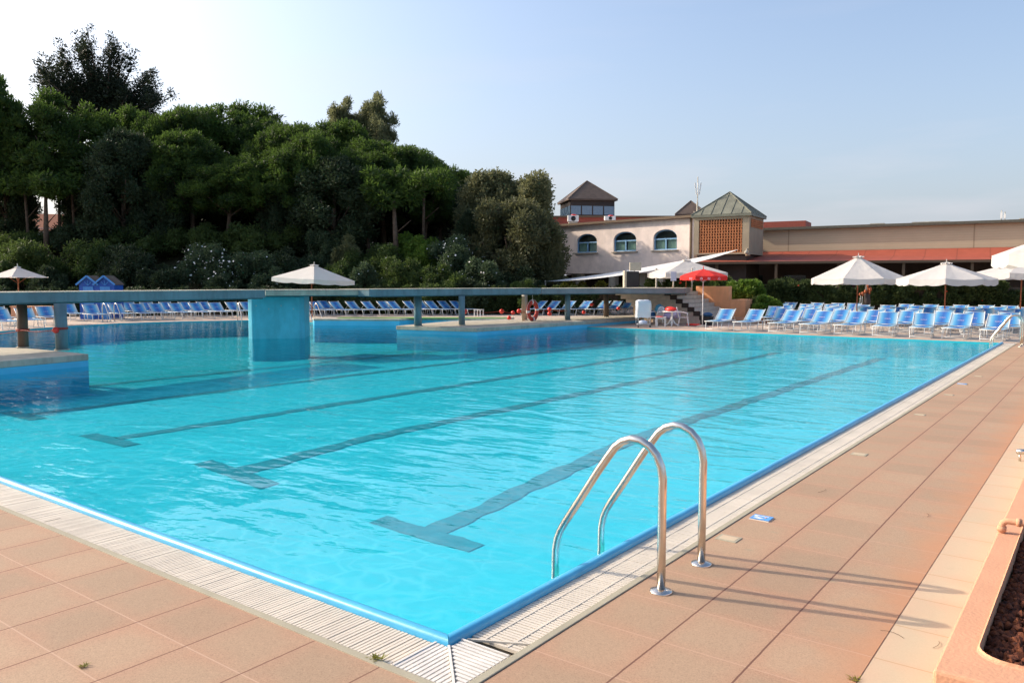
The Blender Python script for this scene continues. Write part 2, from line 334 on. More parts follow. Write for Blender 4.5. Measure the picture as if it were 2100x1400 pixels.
def water_mat():
    t = NT('water'); v = t.pos()
    mp = t.n('ShaderNodeMapping'); t.set(mp.inputs[0], v); mp.inputs['Rotation'].default_value = (0, 0, rad(-37)); mp.inputs['Scale'].default_value = (.55, 1.25, 1)
    a = t.noise(mp.outputs[0], 1.6, 2, .45, dist=.6); b = t.noise(mp.outputs[0], 5.5, 2, .5, dist=.4)
    h = t.math('ADD', t.math('ADD', a, t.math('MULTIPLY', b, .20)), t.math('MULTIPLY', t.noise(mp.outputs[0], 15, 2, .5), .045))
    bp = t.n('ShaderNodeBump', i_Strength=1.0, i_Distance=.035); t.set(bp.inputs['Height'], h)
    dt = t.n('ShaderNodeVectorMath', operation='DOT_PRODUCT'); t.t.links.new(bp.outputs[0], dt.inputs[0]); t.t.links.new(t.n('ShaderNodeNewGeometry').outputs['Incoming'], dt.inputs[1])
    cs = t.math('SUBTRACT', 1.0, t.math('MINIMUM', t.math('SQRT', t.math('ADD', t.math('POWER', t.math('ABSOLUTE', dt.outputs['Value']), 2.0), .011)), 1.0))
    fre = t.math('ADD', .02, t.math('MULTIPLY', .98, t.math('POWER', cs, 5.0)))
    gl = t.n('ShaderNodeBsdfGlossy', i_Roughness=.015); t.t.links.new(bp.outputs[0], gl.inputs['Normal'])
    # caustic webs painted into the water tint, imitating sunlight focused by ripples
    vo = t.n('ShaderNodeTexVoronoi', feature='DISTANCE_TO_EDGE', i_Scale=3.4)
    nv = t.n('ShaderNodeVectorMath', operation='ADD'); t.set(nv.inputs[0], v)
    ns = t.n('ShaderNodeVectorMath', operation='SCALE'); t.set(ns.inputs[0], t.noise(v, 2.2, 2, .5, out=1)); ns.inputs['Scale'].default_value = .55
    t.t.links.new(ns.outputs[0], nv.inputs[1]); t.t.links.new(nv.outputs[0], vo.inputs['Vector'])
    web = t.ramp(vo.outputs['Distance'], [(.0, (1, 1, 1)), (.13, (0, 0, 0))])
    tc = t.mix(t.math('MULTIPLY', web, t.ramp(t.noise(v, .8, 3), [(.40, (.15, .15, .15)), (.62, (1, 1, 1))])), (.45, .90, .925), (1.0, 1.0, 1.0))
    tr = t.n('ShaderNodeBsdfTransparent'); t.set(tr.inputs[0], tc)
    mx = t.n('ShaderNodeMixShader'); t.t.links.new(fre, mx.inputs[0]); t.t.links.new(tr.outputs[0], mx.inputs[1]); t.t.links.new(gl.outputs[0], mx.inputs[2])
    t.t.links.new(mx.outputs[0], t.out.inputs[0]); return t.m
M['water'] = water_mat()

# ---------------------------------------------------------------- pool and ground
POOL = [(0, 0), (0, 28.5), (-14.2, 28.5), (-16.5, 28.4), (-23.8, 28.35), (-27.1, 27.8), (-26.6, 25.6), (-30.2, 23.6), (-34.9, 23.1),
        (-36.7, 19.9), (-37.4, 16.9), (-36.7, 14), (-34.6, 10.4), (-34, 4), (-33, 0)]
HOLE = [(.36, -.36), (.36, 28.5)] + POOL[2:-1] + [(-33, -.36)]
WZ = -.03; FZ = -.70
m = MB(); m.sheet([(-75, -12), (45, -12), (45, 75), (-75, 75)], [HOLE], 0); struct(m.build('pool_deck', M['paving']))
m = MB(); m.sheet([(-900, -900), (900, -900), (900, 900), (-900, 900)], [[(-75, -12), (45, -12), (45, 75), (-75, 75)]], -.012); struct(m.build('ground', M['soil']))
DEEPX = -20.2
def floor_z(x, y):
    q = max(0.0, min(1.0, (14.8 - math.hypot(x - 2.9, y + 3.3)) / 5.8)); return FZ - .36 * q * q * (3 - 2 * q)
shal = [(0, 0), (0, 28.5), (-14.2, 28.5), (-16.5, 28.4), (DEEPX, 28.38), (DEEPX, 0)]; deep = [(DEEPX, 28.38)] + POOL[4:] + [(DEEPX, 0)]
m = MB(); NX, NY = 60, 70
m.add([(DEEPX * i / NX, 28.5 * j / NY, floor_z(DEEPX * i / NX, 28.5 * j / NY)) for i in range(NX + 1) for j in range(NY + 1)],
      [(i * (NY + 1) + j, i * (NY + 1) + j + 1, (i + 1) * (NY + 1) + j + 1, (i + 1) * (NY + 1) + j) for i in range(NX) for j in range(NY)], 1, True)
m.prism(deep, -1.0, -.86, 2, False)
n = len(POOL)
vs = [(p[0], p[1], -2.05) for p in POOL] + [(p[0], p[1], -.001) for p in POOL]
m.add(vs, [(i, (i + 1) % n, n + (i + 1) % n, n + i) for i in range(n)], 0)
m.add([(DEEPX, 0, -2.05), (DEEPX, 28.38, -2.05), (DEEPX, 28.38, FZ), (DEEPX, 0, FZ)], [(0, 1, 2, 3)], 0)
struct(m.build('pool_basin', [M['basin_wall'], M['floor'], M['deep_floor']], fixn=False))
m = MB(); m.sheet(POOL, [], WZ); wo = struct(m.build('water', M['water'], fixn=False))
# overlays: terracotta slabs, cream strip, copings, kerb
Z1 = .004
m = MB(); m.sheet([(.413, -12), (1.95, -12), (1.95, 28.95), (.413, 28.95)], [], Z1); struct(m.build('terracotta_path', M['tile_right']))
m = MB(); m.sheet([(-60, -12), (.411, -12), (.411, -.41), (-60, -.41)], [], Z1); struct(m.build('terracotta_terrace', M['tile_left']))
m = MB(); m.sheet([(1.953, -12), (2.6, -12), (2.6, 28.9), (1.953, 28.9)], [], Z1); struct(m.build('cream_path', M['cream_tile']))
m = MB()
for i in range(2, len(POOL) - 1):
    a = Vector(POOL[i - 1] if i > 2 else (.36, 28.5)); b = Vector(POOL[i]); d = (b - a).normalized(); nn = Vector((d.y, -d.x))
    m.sheet([a - d * .02, b + d * .02, b + nn * .42 + d * .1, a + nn * .42 - d * .1], [], Z1 + .004 + .0006 * (i % 2))
struct(m.build('pool_coping', M['coping']))
m = MB(); m.box((.386, 14.07, 0), (.05, 28.9, .022)); m.box((-29.8, -.386, 0), (60.3, .05, .022)); struct(m.build('channel_kerb', M['curb'], bevel=.004))
# overflow channel with its slatted grating
m = MB(); m.sheet([(0, 0), (.362, -.362), (.362, 28.5), (0, 28.5)], [], -.05); m.sheet([(0, 0), (-33, 0), (-33, -.362), (.362, -.362)], [], -.05); struct(m.build('overflow_channel', M['tray']))
gr = empty('overflow_grating', (0, 0, 0), 0, 'cream slatted overflow grating running in a channel round the near pool corner', 'grating')
rnd = random.Random(3)
def slats(a0, a1, pitch, along, name, lo, hi):
    m = MB(); k = 0; a = a0
    while a < a1:
        t = .0215; z = -.006 + rnd.uniform(-.0012, .0012)
        if along == 'y':
            v = [(lo, a, z), (hi, a, z), (hi, a + t, z), (lo, a + t, z), (lo, a, z - .02), (hi, a, z - .02), (hi, a + t, z - .02), (lo, a + t, z - .02)]
        else:
            v = [(-a, -lo, z), (-a, -hi, z), (-a - t, -hi, z), (-a - t, -lo, z), (-a, -lo, z - .02), (-a, -hi, z - .02), (-a - t, -hi, z - .02), (-a - t, -lo, z - .02)]
        m.add(v, [(0, 1, 2, 3), (0, 4, 5, 1), (3, 2, 6, 7), (1, 5, 6, 2), (0, 3, 7, 4)]); a += pitch; k += 1
    if along == 'y':
        for x in (lo + .09, hi - .09): m.box((x, (a0 + a1) / 2, -.0115), (.014, a1 - a0, .017))
    return m.build(name, M['grate'], gr)
slats(.20, 28.4, .030, 'y', 'long_grating', .008, .352)
slats(.10, 32.8, .030, 'x', 'short_grating', .008, .352)
m = MB()   # mitred corner plates
for s_ in range(2):
    for k in range(13):
        if s_ == 0: a = -.075 + k * .0325; v = [(a, -.012 - max(0, a)), (a + .022, -.012 - max(0, a + .022)), (a + .022, -.352), (a, -.352)]
        else: a = -.33 + k * .0325; x0 = max(.008, -a) + .012; v = [(x0, a), (x0 if a + .022 < 0 else x0, a + .022), (.352, a + .022), (.352, a)]
        if s_ == 1 and a < -.33: continue
        if s_ == 1 and x0 > .34: continue
        if s_ == 0 and -.012 - max(0, a) < -.34: continue
        m.prism(v, -.02, .006 + .003 * s_)
m.bar((.006, -.006, .004), (.35, -.35, .004), .014, .02); m.bar((-.085, -.012, .002), (-.085, -.352, .002), .014, .018); m.bar((.012, .10, .004), (.352, .10, .004), .014, .018)
m.build('corner_grating', plain('newer_plastic', (.66, .62, .56), .5), gr)
m = MB(); m.bar((.02, .14, -.004), (.35, .30, .0), .014, .012)
m.build('loose_slats', M['grate'], gr)
# blue rounded rim
def rim(path_a, path_b, nrm, name, parent):
    m = MB(); prof = [(0, -.05), (0, .016), (-.010, .031), (-.027, .038), (-.052, .037), (-.074, .028), (-.086, .010), (-.088, -.05)]
    a = Vector(path_a); b = Vector(path_b); N = 60; nx = Vector(nrm); rr = random.Random(len(name))
    d = b - a; vs = []; fs = []
    for i in range(N + 1):
        c = a + d * (i / N) + nx * rr.uniform(-.0015, .0015); dz = rr.uniform(-.0012, .0012)
        for (o_, z) in prof:
            e = 0
            if i == 0: e = -o_  # mitre at the corner
            cc = c + nx * (o_ + .003) + d.normalized() * e; vs.append((cc.x, cc.y, z + dz * (i > 0)))
    k = len(prof)
    for i in range(N):
        for j in range(k - 1): fs.append((i * k + j, (i + 1) * k + j, (i + 1) * k + j + 1, i * k + j + 1))
    m.add(vs, fs, 0, True); return m.build(name, M['rim'], parent)
rm = empty('pool_edging', (0, 0, 0), 0, 'glossy blue rounded rim edging the water at the near corner', 'pool rim')
rim((0, 0, 0), (0, 28.5, 0), (1, 0, 0), 'long_rim', rm); rim((0, 0, 0), (-33, 0, 0), (0, -1, 0), 'short_rim', rm)

# lane markings on the pool floor: each with its T bar
def lane(x, y0, y1, lab, half=.74):
    m = MB(); r = random.Random(int(x * 10)); N = 180; ph = [r.uniform(0, 6) for _ in range(6)]
    def wob(y, k): return .024 * math.sin(y * 2.1 + ph[k]) + .022 * math.sin(y * 5.3 + ph[k + 1]) + .014 * math.sin(y * 11 + ph[k + 2])
    vs = []; fs = []
    for i in range(N + 1):
        y = y0 + .3 + (y1 - y0 - .3) * i / N
        vs += [(x - .17 + wob(y, 0), y, FZ + .006), (x + .17 + wob(y, 3), y, FZ + .006)]
    for i in range(N): fs.append((2 * i, 2 * i + 1, 2 * i + 3, 2 * i + 2))
    m.add(vs, fs)
    vs = []; fs = []; K = 24
    for i in range(K + 1):
        q = x - half + 2 * half * i / K
        vs += [(q, y0 + .3 * wob(q * 2, 1), FZ + .006), (q, y0 + .32 + .5 * wob(q * 2, 2), FZ + .006)]
    for i in range(K): fs.append((2 * i, 2 * i + 1, 2 * i + 3, 2 * i + 2))
    m.add(vs, fs); m.v = [(a, b, floor_z(a, b) + .008) for a, b, c in m.v]
    tag(m.build('lane_line', M['lane']), lab, 'lane line', 'lane lines on the pool floor')
for i, (x, lab) in enumerate([(-3.75, 'dark T-ended lane line under water, nearest the steel ladder'), (-7.55, 'second dark T-ended lane line counted from the steel ladder'),
        (-11.05, 'third dark T-ended lane line counted from the steel ladder'), (-15.1, 'fourth dark lane line from the ladder, its T at the left picture edge'),
        (-18.8, 'farthest dark lane line, passing in front of the blue pillar')]):
    lane(x, (3.62, 3.5, 3.33, 3.5, 3.4)[i], 28.1, lab, (.83, .85, .8, .8, .8)[i])

# steel ladder at the near right
def ladder_rail(x0, y, mb):
    pts = [(0, 0), (0, .35), (0, .66), (.001, .76), (-.012, .84), (-.045, .915), (-.10, .97), (-.165, .999), (-.235, 1.002), (-.30, .978), (-.355, .935), (-.40, .875), (-.485, .755), (-.635, .525), (-.755, .345), (-.80, .27), (-.827, .205), (-.842, .13), (-.846, .04), (-.846, -.3), (-.846, -.60)]
    mb.tube([(x0 + a, y, b) for a, b in pts], .0285, 18)
ld = empty('pool_ladder', (.60, 1.77, 0), 0, 'polished steel pool ladder with two arched handrails at the near edge', 'pool ladder')
for dy in (-.325, .325):
    m = MB(); ladder_rail(0, dy, m); m.build('handrail', M['metal'], ld)
    m = MB(); m.lathe([(.0, .022), (.03, .022), (.034, .020), (.072, .012), (.076, .006), (.076, .001)], 24, c=(0, dy, .004)); m.build('base_flange', M['metal'], ld)
lx = -.81
for zz in (-.30, -.55):
    m = MB(); m.box((lx - .04, 0, zz), (.09, .64, .025)); m.build('tread', M['metal'], ld, bevel=.006)

# depth plates set in the path beside the channel
def plate(px, py, lab, blue=False, s=1.0):
    s *= .88
    p = at(px, py); t = empty('depth_plate', (p.x, p.y, .004), 0, lab, 'deck plate', 'small plates set in the path by the channel')
    m = MB(); m.box((0, 0, .001), (.20 * s, .17 * s, .010)); m.build('plate_frame', M['curb'] if not blue else M['grate'], t, bevel=.003)
    if blue:
        m = MB(); m.box((0, 0, .0105), (.165, .135, .004)); m.build('blue_picture', M['sign_blue'], t)
        m = MB(); m.prism([(-.06, -.04), (.0, -.05), (.03, -.03), (-.02, -.01)], .0126, .0142); m.prism([(-.07, .01), (-.04, .0), (-.03, .04), (-.065, .04)], .0126, .0142)
        m.box((.0, .03, .0135), (.11, .008, .002)); m.build('white_figure', M['white_plastic'], t)
        m = MB(); m.ball((.035, .0, .0135), .012, 8, sz=.2); m.build('orange_spot', M['orange_plaster'], t)
    else:
        m = MB(); m.box((0, 0, .0055), (.15 * s, .12 * s, .003)); m.build('plate_inset', M['cream_tile'], t)
M['sign_blue'] = plain('sign_blue', (.08, .30, .70), .3, .5, var=.25, scale=14)
plate(1562, 1064, 'blue and white picture plate in the path beside the steel ladder', True)
plate(1494, 1105, 'cream blank plate in the path nearest the steel ladder')
plate(1762, 932, 'cream plate in the path third from the ladder')
plate(1886, 851, 'pale plate in the path fourth from the ladder', s=.9)
plate(1973, 788, 'bluish pale plate far along the path, fifth from the ladder', True)
plate(1946, 810, 'pale cream plate far along the path, just before the bluish one', s=.9)
plate(2006, 772, 'last small pale plate at the far end of the path', s=.9)
# stains and bits on the slabs
def tuft(px, py, n, s, lab, seed, matn='bright'):
    p = at(px, py); r = random.Random(seed); m = MB()
    for k in range(n):
        a = r.uniform(0, 2 * PI); l = s * r.uniform(.4, 1); b = Vector((r.uniform(-.5, .5) * s, r.uniform(-.5, .5) * s, 0)); tip = b + Vector((math.cos(a) * l, math.sin(a) * l, l * r.uniform(.2, .7)))
        u = Vector((-math.sin(a), math.cos(a), 0)) * s * .09
        m.add([b - u, b + u, (b + tip) / 2 + u * .8, tip, (b + tip) / 2 - u * .8], [(0, 1, 2, 3, 4)])
    o = m.build('weed_tuft', L[matn], fixn=False); o.location = (p.x, p.y, .006); tag(o, lab, 'weed')
tuft(772, 1352, 40, .055, 'small yellow-green weed growing at the grating near the corner', 1, 'yellow')
tuft(171, 1368, 26, .035, 'tiny dry weed in a joint of the left terrace slabs', 2, 'yellow')
tuft(1750, 1394, 20, .04, 'tiny weed in the joint of the cream strip', 5, 'yellow')
r = random.Random(11)
for k, (px, py, ln, lab) in enumerate([(1690, 1008, .09, 'curved dry twig on the path beyond the steel ladder'), (1905, 1058, .06, 'short dry twig near the cream strip'),
        (1832, 1300, .07, 'thin dry twig on the cream strip near the planter'), (1925, 1325, .06, 'bent dry twig at the foot of the planter'), (110, 1068, .07, 'thin dry stalk on the left terrace')]):
    p = at(px, py); m = MB(); a = r.uniform(0, PI)
    m.tube([(q * ln * math.cos(a + q * .25), q * ln * math.sin(a + q * .3), .008 + .004 * (1 - q * q)) for q in (-1, -.5, 0, .5, 1)], .0013, 5)
    o = m.build('dry_twig', M['bark']); o.location = (p.x, p.y, 0); tag(o, lab, 'twig')

# ---------------------------------------------------------------- planter with lava gravel, pipe
pl = empty('orange_planter', (2.30, .9, 0), 0, 'low orange plastered planter wall with rounded inner corner at right', 'planter')
m = MB()
def rail_poly():
    outer = [(0, 0), (0, 27), (3, 27), (3, 0)]
    inner = [(2.85, .26), (2.85, 26.8), (.15, 26.8), (.15, .40)]
    for k in range(1, 7):
        a = rad(180 + 90 * k / 6); inner.append((.15 + .14 + .14 * math.cos(a), .40 + .14 * math.sin(a)))
    return outer, inner
ou, inn = rail_poly()
m.sheet(ou, [inn], .20)
for lp, s_ in ((ou, 1), (inn, -1)):
    k = len(lp); m.add([(p[0], p[1], .0) for p in lp] + [(p[0], p[1], .20) for p in lp], [(i, (i + 1) % k, k + (i + 1) % k, k + i) for i in range(k)])
o = m.build('planter_wall', M['orange_plaster'], pl, bevel=.018)
wd = o.modifiers.new('w', 'WELD'); wd.merge_threshold = .0005
o.modifiers.move(1, 0)
def rocks():
    r = np.random.RandomState(5); N = 30000
    ico = [(0, 0, 1), (.894, 0, .447), (.276, .851, .447), (-.724, .526, .447), (-.724, -.526, .447), (.276, -.851, .447), (.724, .526, -.447), (-.276, .851, -.447), (-.894, 0, -.447), (-.276, -.851, -.447), (.724, -.526, -.447), (0, 0, -1)]
    fa = [(0, 1, 2), (0, 2, 3), (0, 3, 4), (0, 4, 5), (0, 5, 1), (1, 6, 2), (2, 7, 3), (3, 8, 4), (4, 9, 5), (5, 10, 1), (6, 7, 2), (7, 8, 3), (8, 9, 4), (9, 10, 5), (10, 6, 1), (11, 7, 6), (11, 8, 7), (11, 9, 8), (11, 10, 9), (11, 6, 10)]
    ico = np.array(ico); fa = np.array(fa)
    cx = r.uniform(2.46, 5.14, N); cy = 1.17 + r.uniform(0, 1, N) ** 1.7 * 10
    rr = r.uniform(.012, .032, N); V = ico[None] * (1 + r.uniform(-.3, .3, (N, 12, 1))) * rr[:, None, None] * r.uniform(.7, 1.2, (N, 1, 3))
    V = V + np.stack([cx, cy, .115 + r.uniform(-.01, .02, N)], 1)[:, None]
    F = fa[None] + (np.arange(N) * 12)[:, None, None]
    me = bpy.data.meshes.new('lava_gravel'); me.from_pydata(V.reshape(-1, 3).tolist(), [], F.reshape(-1, 3).tolist())
    t = NT('lava_rock'); v = t.pos(); c = t.ramp(t.noise(v, 22, 3, .6), [(.3, (.022, .012, .010)), (.5, (.11, .036, .02)), (.72, (.24, .08, .03))]); t.bsdf(c, .9, .2)
    me.materials.append(t.m); o = bpy.data.objects.new('lava_gravel', me); COL.objects.link(o)
    tag(o, 'dark red and brown lava gravel filling the orange planter', 'gravel', kind='stuff')
rocks()
m = MB(); m.sheet([(.14, .26), (2.86, .26), (2.86, 26.85), (.14, 26.85)], [], .105); o = m.build('planter_soil', M['soil'], pl)
pp = empty('water_pipe', (2.30, 3.55, 0), 0, 'orange painted pipe with elbow crossing over the planter wall', 'pipe')
m = MB(); m.tube([(.03, 0, .17), (.03, 0, .255)] + [(.03 + .04 * (1 - math.cos(rad(a))), 0, .255 + .04 * math.sin(rad(a))) for a in (30, 60, 90)] + [(.15, 0, .295), (1.2, 0, .295)], .024, 12); m.build('pipe_run', M['orange_plaster'], pp)
for ca_ in ([(.12, 0, .295), (.15, 0, .295)], [(.03, 0, .215), (.03, 0, .25)]):
    m = MB(); m.tube(ca_, .031, 12); m.build('pipe_collar', M['orange_plaster'], pp)
p = at(2092, 928, .1)
tp = empty('garden_spotlight', (p.x, p.y, 0), 0, 'small silver spotlight at the right picture edge above the cream strip', 'spotlight')
m = MB(); m.tube([(0, 0, .0), (0, 0, .09)], .012, 8); m.build('stem', M['metal'], tp)
m = MB(); m.tube([(-.04, 0, .11), (-.03, 0, .11), (.09, .0, .12)], [.015, .03, .034], 12); m.build('lamp_head', M['metal'], tp)

# ---------------------------------------------------------------- diving platforms, pillar, bridge
def platform(poly, zt, label, name='pool_platform', thick=.16):
    c = sum((Vector(p) for p in poly), Vector((0, 0))) / len(poly)
    t = empty(name, (c.x, c.y, 0), 0, label, 'platform')
    q = [(p[0] - c.x, p[1] - c.y) for p in poly]
    m = MB(); m.prism([(a * .994, b * .994) for a, b in q], -1.99, zt - thick - .001); m.build('blue_base', M['pool_wall'], t)
    m = MB(); m.prism(q, zt - thick, zt); m.build('concrete_slab', M['concrete'], t, bevel=.02)
    return t
A2 = lambda px, py, z: at(px, py, z).xy
isl = [A2(812, 668, .28), A2(978, 672.5, .28), A2(1222, 657, .28), A2(1308, 650.5, .28), A2(1322, 646, .28), A2(1180, 650, .28), A2(1035, 655, .28), A2(925, 658, .28)]
platform([tuple(p) for p in isl], .28, 'concrete platform with blue base in the pool under the walkway, near the life ring')
lf = [A2(182, 725.5, .28), A2(52, 713, .28), A2(-60, 711, .28), A2(-260, 722, .28), A2(-140, 752, .28)]
platform([tuple(p) for p in lf][::-1], .28, 'concrete platform with blue base at the left picture edge')
# raised blue-walled terrace with lawn behind the water
rt = [A2(643, 653.5, .3), A2(818, 654, .3), A2(850, 652, .3), A2(1040, 653.5, .3), A2(1055, 650.5, .3), A2(640, 650, .3)]
t = platform([tuple(p) for p in rt], .30, 'low blue-walled terrace with pale coping behind the diving pillar', 'low_terrace', .1)
c = t.location
m = MB(); m.prism([tuple(A2(px, py, .31) - c.xy) for px, py in ((690, 652.3), (1035, 652.4), (1048, 650.8), (700, 650.2))], .301, .315)
m.build('lawn_strip', M['lawn'], t)
# bridge slabs
def slab(pts, z0, z1, wd, name, mat, lab, back=None, edge=True):
    """pts: (pixel column, depth) of the front edge"""
    f = [P(a, d).xy for a, d in pts]; c = f[0]
    if back is None: back = [q + Vector((-wd, 0)) for q in f]
    t = empty(name, (c.x, c.y, 0), 0, lab, 'walkway')
    poly = [tuple(q - c) for q in f] + [tuple(q - c) for q in back[::-1]]
    m = MB(); m.prism(poly, z0 + .035, z1 - .03); m.build('deck_slab', mat, t, bevel=.015)
    k = .02
    m = MB(); ctr = sum((Vector(p) for p in poly), Vector((0, 0))) / len(poly)
    grow = [tuple(Vector(p) + (Vector(p) - ctr).normalized() * k) for p in poly]
    m.prism(grow, z1 - .03, z1); m.build('top_plate', M['concrete'], t)
    m = MB(); m.prism([tuple(ctr + (Vector(p) - ctr) * .985) for p in poly], z0, z0 + .034); m.build('under_plate', M['dark_teal'], t)
    return t
M['dark_teal'] = plain('dark_teal', (.03, .09, .10), .6)
ZT, ZB = 1.82, 1.50
slab([(-260, 17.6), (0, 19.9), (545, 27.4)], ZB, ZT, 1.7, 'walkway_deck', M['bridge_paint'], 'blue-green walkway deck crossing the left half to the pillar')
slab([(546, 28.8), (640, 29.5), (761, 30.6)], 1.55, 1.80, 2.4, 'walkway_deck', M['concrete'], 'bare grey concrete deck section resting on the blue pillar')
slab([(758, 30.0), (947, 33.4), (1110, 36.6)], ZB + .01, ZT, 1.7, 'walkway_deck', M['bridge_paint'], 'blue-green walkway deck right of the pillar, above the life ring')
f = [(1110.3, 36.62), (1260, 38.6), (1404, 38.8)]
slab(f, ZB + .01, ZT - .02, 1.7, 'walkway_deck', M['bridge_grey'] if 'bridge_grey' in M else plain('bridge_grey', (.19, .21, .22), .5, var=.2, scale=1.5), 'grey walkway deck leading to the top of the stone steps',
     back=[P(1085, 39.0).xy, P(1260, 43.5).xy, P(1415, 43.0).xy])
pp = P(573, 30.6); pe = empty('blue_pillar', (pp.x, pp.y, 0), YAW + rad(8), 'massive blue painted pillar standing in the water under the walkway', 'pillar')
m = MB(); q = [(-1.03, -.75), (-.86, -.92), (.86, -.92), (1.03, -.75), (1.03, .9), (-1.03, .9)]
m.prism(q, -1.99, 1.54); m.build('pillar_shaft', M['pillar_blue'], pe, bevel=.03)
m = MB(); r = random.Random(2)
for _ in range(9): m.tube([(r.uniform(-.8, .8), -.921, z), ] * 1 + [(0, 0, 0)] * 0, .01) if False else None
for k in range(4): m.box((-.7 + .45 * k, -.922, 1.2 - .12 * (k % 2)), (.035, .008, .035))
m.build('bolt_head', M['concrete'], pe)
def post(px, D, z0, lab, mat=None, r=.135):
    p = P(px, D); t = empty('walkway_post', (p.x, p.y, 0), 0, lab, 'post', 'round posts carrying the walkway')
    m = MB(); m.tube([(0, 0, z0), (0, 0, 1.51)], r, 18); m.build('post_shaft', mat or M['bridge_paint'], t)
    m = MB(); m.tube([(0, 0, z0), (0, 0, z0 + .03)], r + .035, 18); m.build('foot_ring', M['concrete'], t)
    return t
post(45, 21.7, .28, 'brown-grey post with faded red band, leftmost under the walkway', M['roof_brown'], .13)
post(124, 20.9, .28, 'grey-green post with a red ball tied to it at the left platform corner', r=.15)
post(857, 32.6, .28, 'dark post at the left corner of the platform right of the pillar', r=.16)
post(947, 33.2, .28, 'teal post standing left of the life ring')
post(1076, 38.0, .28, 'sand-coloured post right behind the life ring', M['concrete'])
post(1164, 37.9, .28, 'grey-blue post standing just right of the life ring')
post(1243, 41.5, .28, 'brown post farthest right under the walkway', M['roof_brown'])
p = P(1087, 38.3); t = empty('short_pillar', (p.x - .3, p.y - .3, 0), YAW, 'short pale square pillar with the red life ring hung on it', 'pillar')
t.location = P(1073, 37.2); m = MB(); m.box((0, 0, .85), (.14, .16, 1.14)); m.build('pillar_stone', M['cream_wall'] if 'cream_wall' in M else plain('cream_wall', (.5, .40, .27), .85), t, bevel=.01)
# life ring
p = P(1092, 37.1); t = empty('life_ring', (p.x, p.y, 0), YAW + rad(50), 'faded red life ring with white bands hanging beside the short pillar', 'life ring')
m = MB(); n1, n2 = 28, 10; vs = []; fs = []
for i in range(n1):
    a = 2 * PI * i / n1
    for j in range(n2):
        b = 2 * PI * j / n2; rr = .34 + .095 * math.cos(b); vs.append((rr * math.cos(a), .08 * math.sin(b), .76 + rr * 1.15 * math.sin(a)))
for i in range(n1):
    for j in range(n2):
        fs.append((i * n2 + j, ((i + 1) % n1) * n2 + j, ((i + 1) % n1) * n2 + (j + 1) % n2, i * n2 + (j + 1) % n2))
band = [1 if (i % 7) == 0 else 0 for i in range(n1) for j in range(n2)]
m.add(vs, fs, 0, True); m.m = band; m.build('ring', [plain('faded_red', (.45, .05, .03), .6, var=.3, scale=5), M['white_plastic']], t)
m = MB(); m.tube([(-.36, 0, 1.0), (0, 0, 1.30), (.36, 0, 1.0)], .012, 6); m.tube([(0, 0, 1.30), (0, 0, 1.5)], .008, 6)
m.tube([(.45 * math.cos(k * PI / 8), -.02, .76 + .52 * math.sin(k * PI / 8)) for k in range(17)], .010, 5); m.build('grab_line', M['alu'], t)
# red lane-rope floats
def floatball(px, D, z, r, lab, sz=1.0):
    p = P(px, D, z); r *= .85; m = MB(); m.ball((0, 0, 0), r, 16, sz=sz); m.tube([(0, 0, -r * 1.15), (0, 0, r * 1.15)], r * .25, 8)
    o = m.build('rope_float', M['red']); o.location = p; o.rotation_euler = (rad(20), rad(80), px % 3)
    tag(o, lab, 'rope float', 'red floats strung about the walkway')
for a in [(953, 33.8, zr(638, 33.8), .14, 'red rope float tied to the teal post left of the life ring'), (1029, 36, zr(638, 36), .13, 'red float on the rope midway between teal post and short pillar'),
          (1052, 39, zr(641, 39), .12, 'dark red float behind the rope, left of the short pillar'), (1044, 37.5, .30 + .11, .12, 'red float lying on the platform left of the short pillar'),
          (1064.5, 37, zr(637.5, 37), .13, 'red float touching the left side of the short pillar'), (1127, 38, zr(634, 38), .125, 'bright red float hanging right of the life ring, upper of the pair'),
          (1127, 38, zr(643, 38), .125, 'dark red float hanging right of the life ring, lower of the pair'), (1213, 40, zr(624, 40), .11, 'red float hanging highest, between the two right posts'),
          (1197, 40, zr(640, 40), .11, 'dark red float hanging low between the two right posts'), (1268, 42, zr(632, 42), .11, 'dark red float just right of the brown post'),
          (113, 20.75, zr(677, 20.7), .10, 'red ball tied on the post at the left platform corner')]: floatball(*a)
def line(pts, lab, r=.012, mat=None, name='rope'):
    m = MB(); P3 = []
    for a, b in zip(pts[:-1], pts[1:]):
        a = Vector(a); b = Vector(b)
        for k in range(6): q = a.lerp(b, k / 6); q.z -= .06 * math.sin(PI * k / 6); P3.append(q)
    P3.append(Vector(pts[-1])); m.tube(P3, r, 6); tag(m.build(name, mat or M['rope']), lab, 'rope')
line([P(947, 33.05, zr(638, 33)), P(1029, 36, zr(638, 36)), P(1073, 37, zr(640, 37)), P(1127, 38, zr(634, 38)), P(1164, 37.7, zr(636, 37.8))], 'red rope strung between the posts beside the life ring')
line([P(-60, 22, zr(683, 22)), P(45, 21.5, zr(677, 21.5)), P(124, 20.7, zr(673, 20.7))], 'dark red rope between the two left walkway posts')
for px, D, y in ((124, 20.9, 673), (45, 21.7, 676)):
    m = MB(); m.tube([P(px, D, zr(y, D) - .03), P(px, D, zr(y, D) + .03)], .165, 18); tag(m.build('rope_wrap', M['rope']), 'red rope wrap around the ' + ('corner post of the left platform' if px > 100 else 'leftmost walkway post'), 'rope')

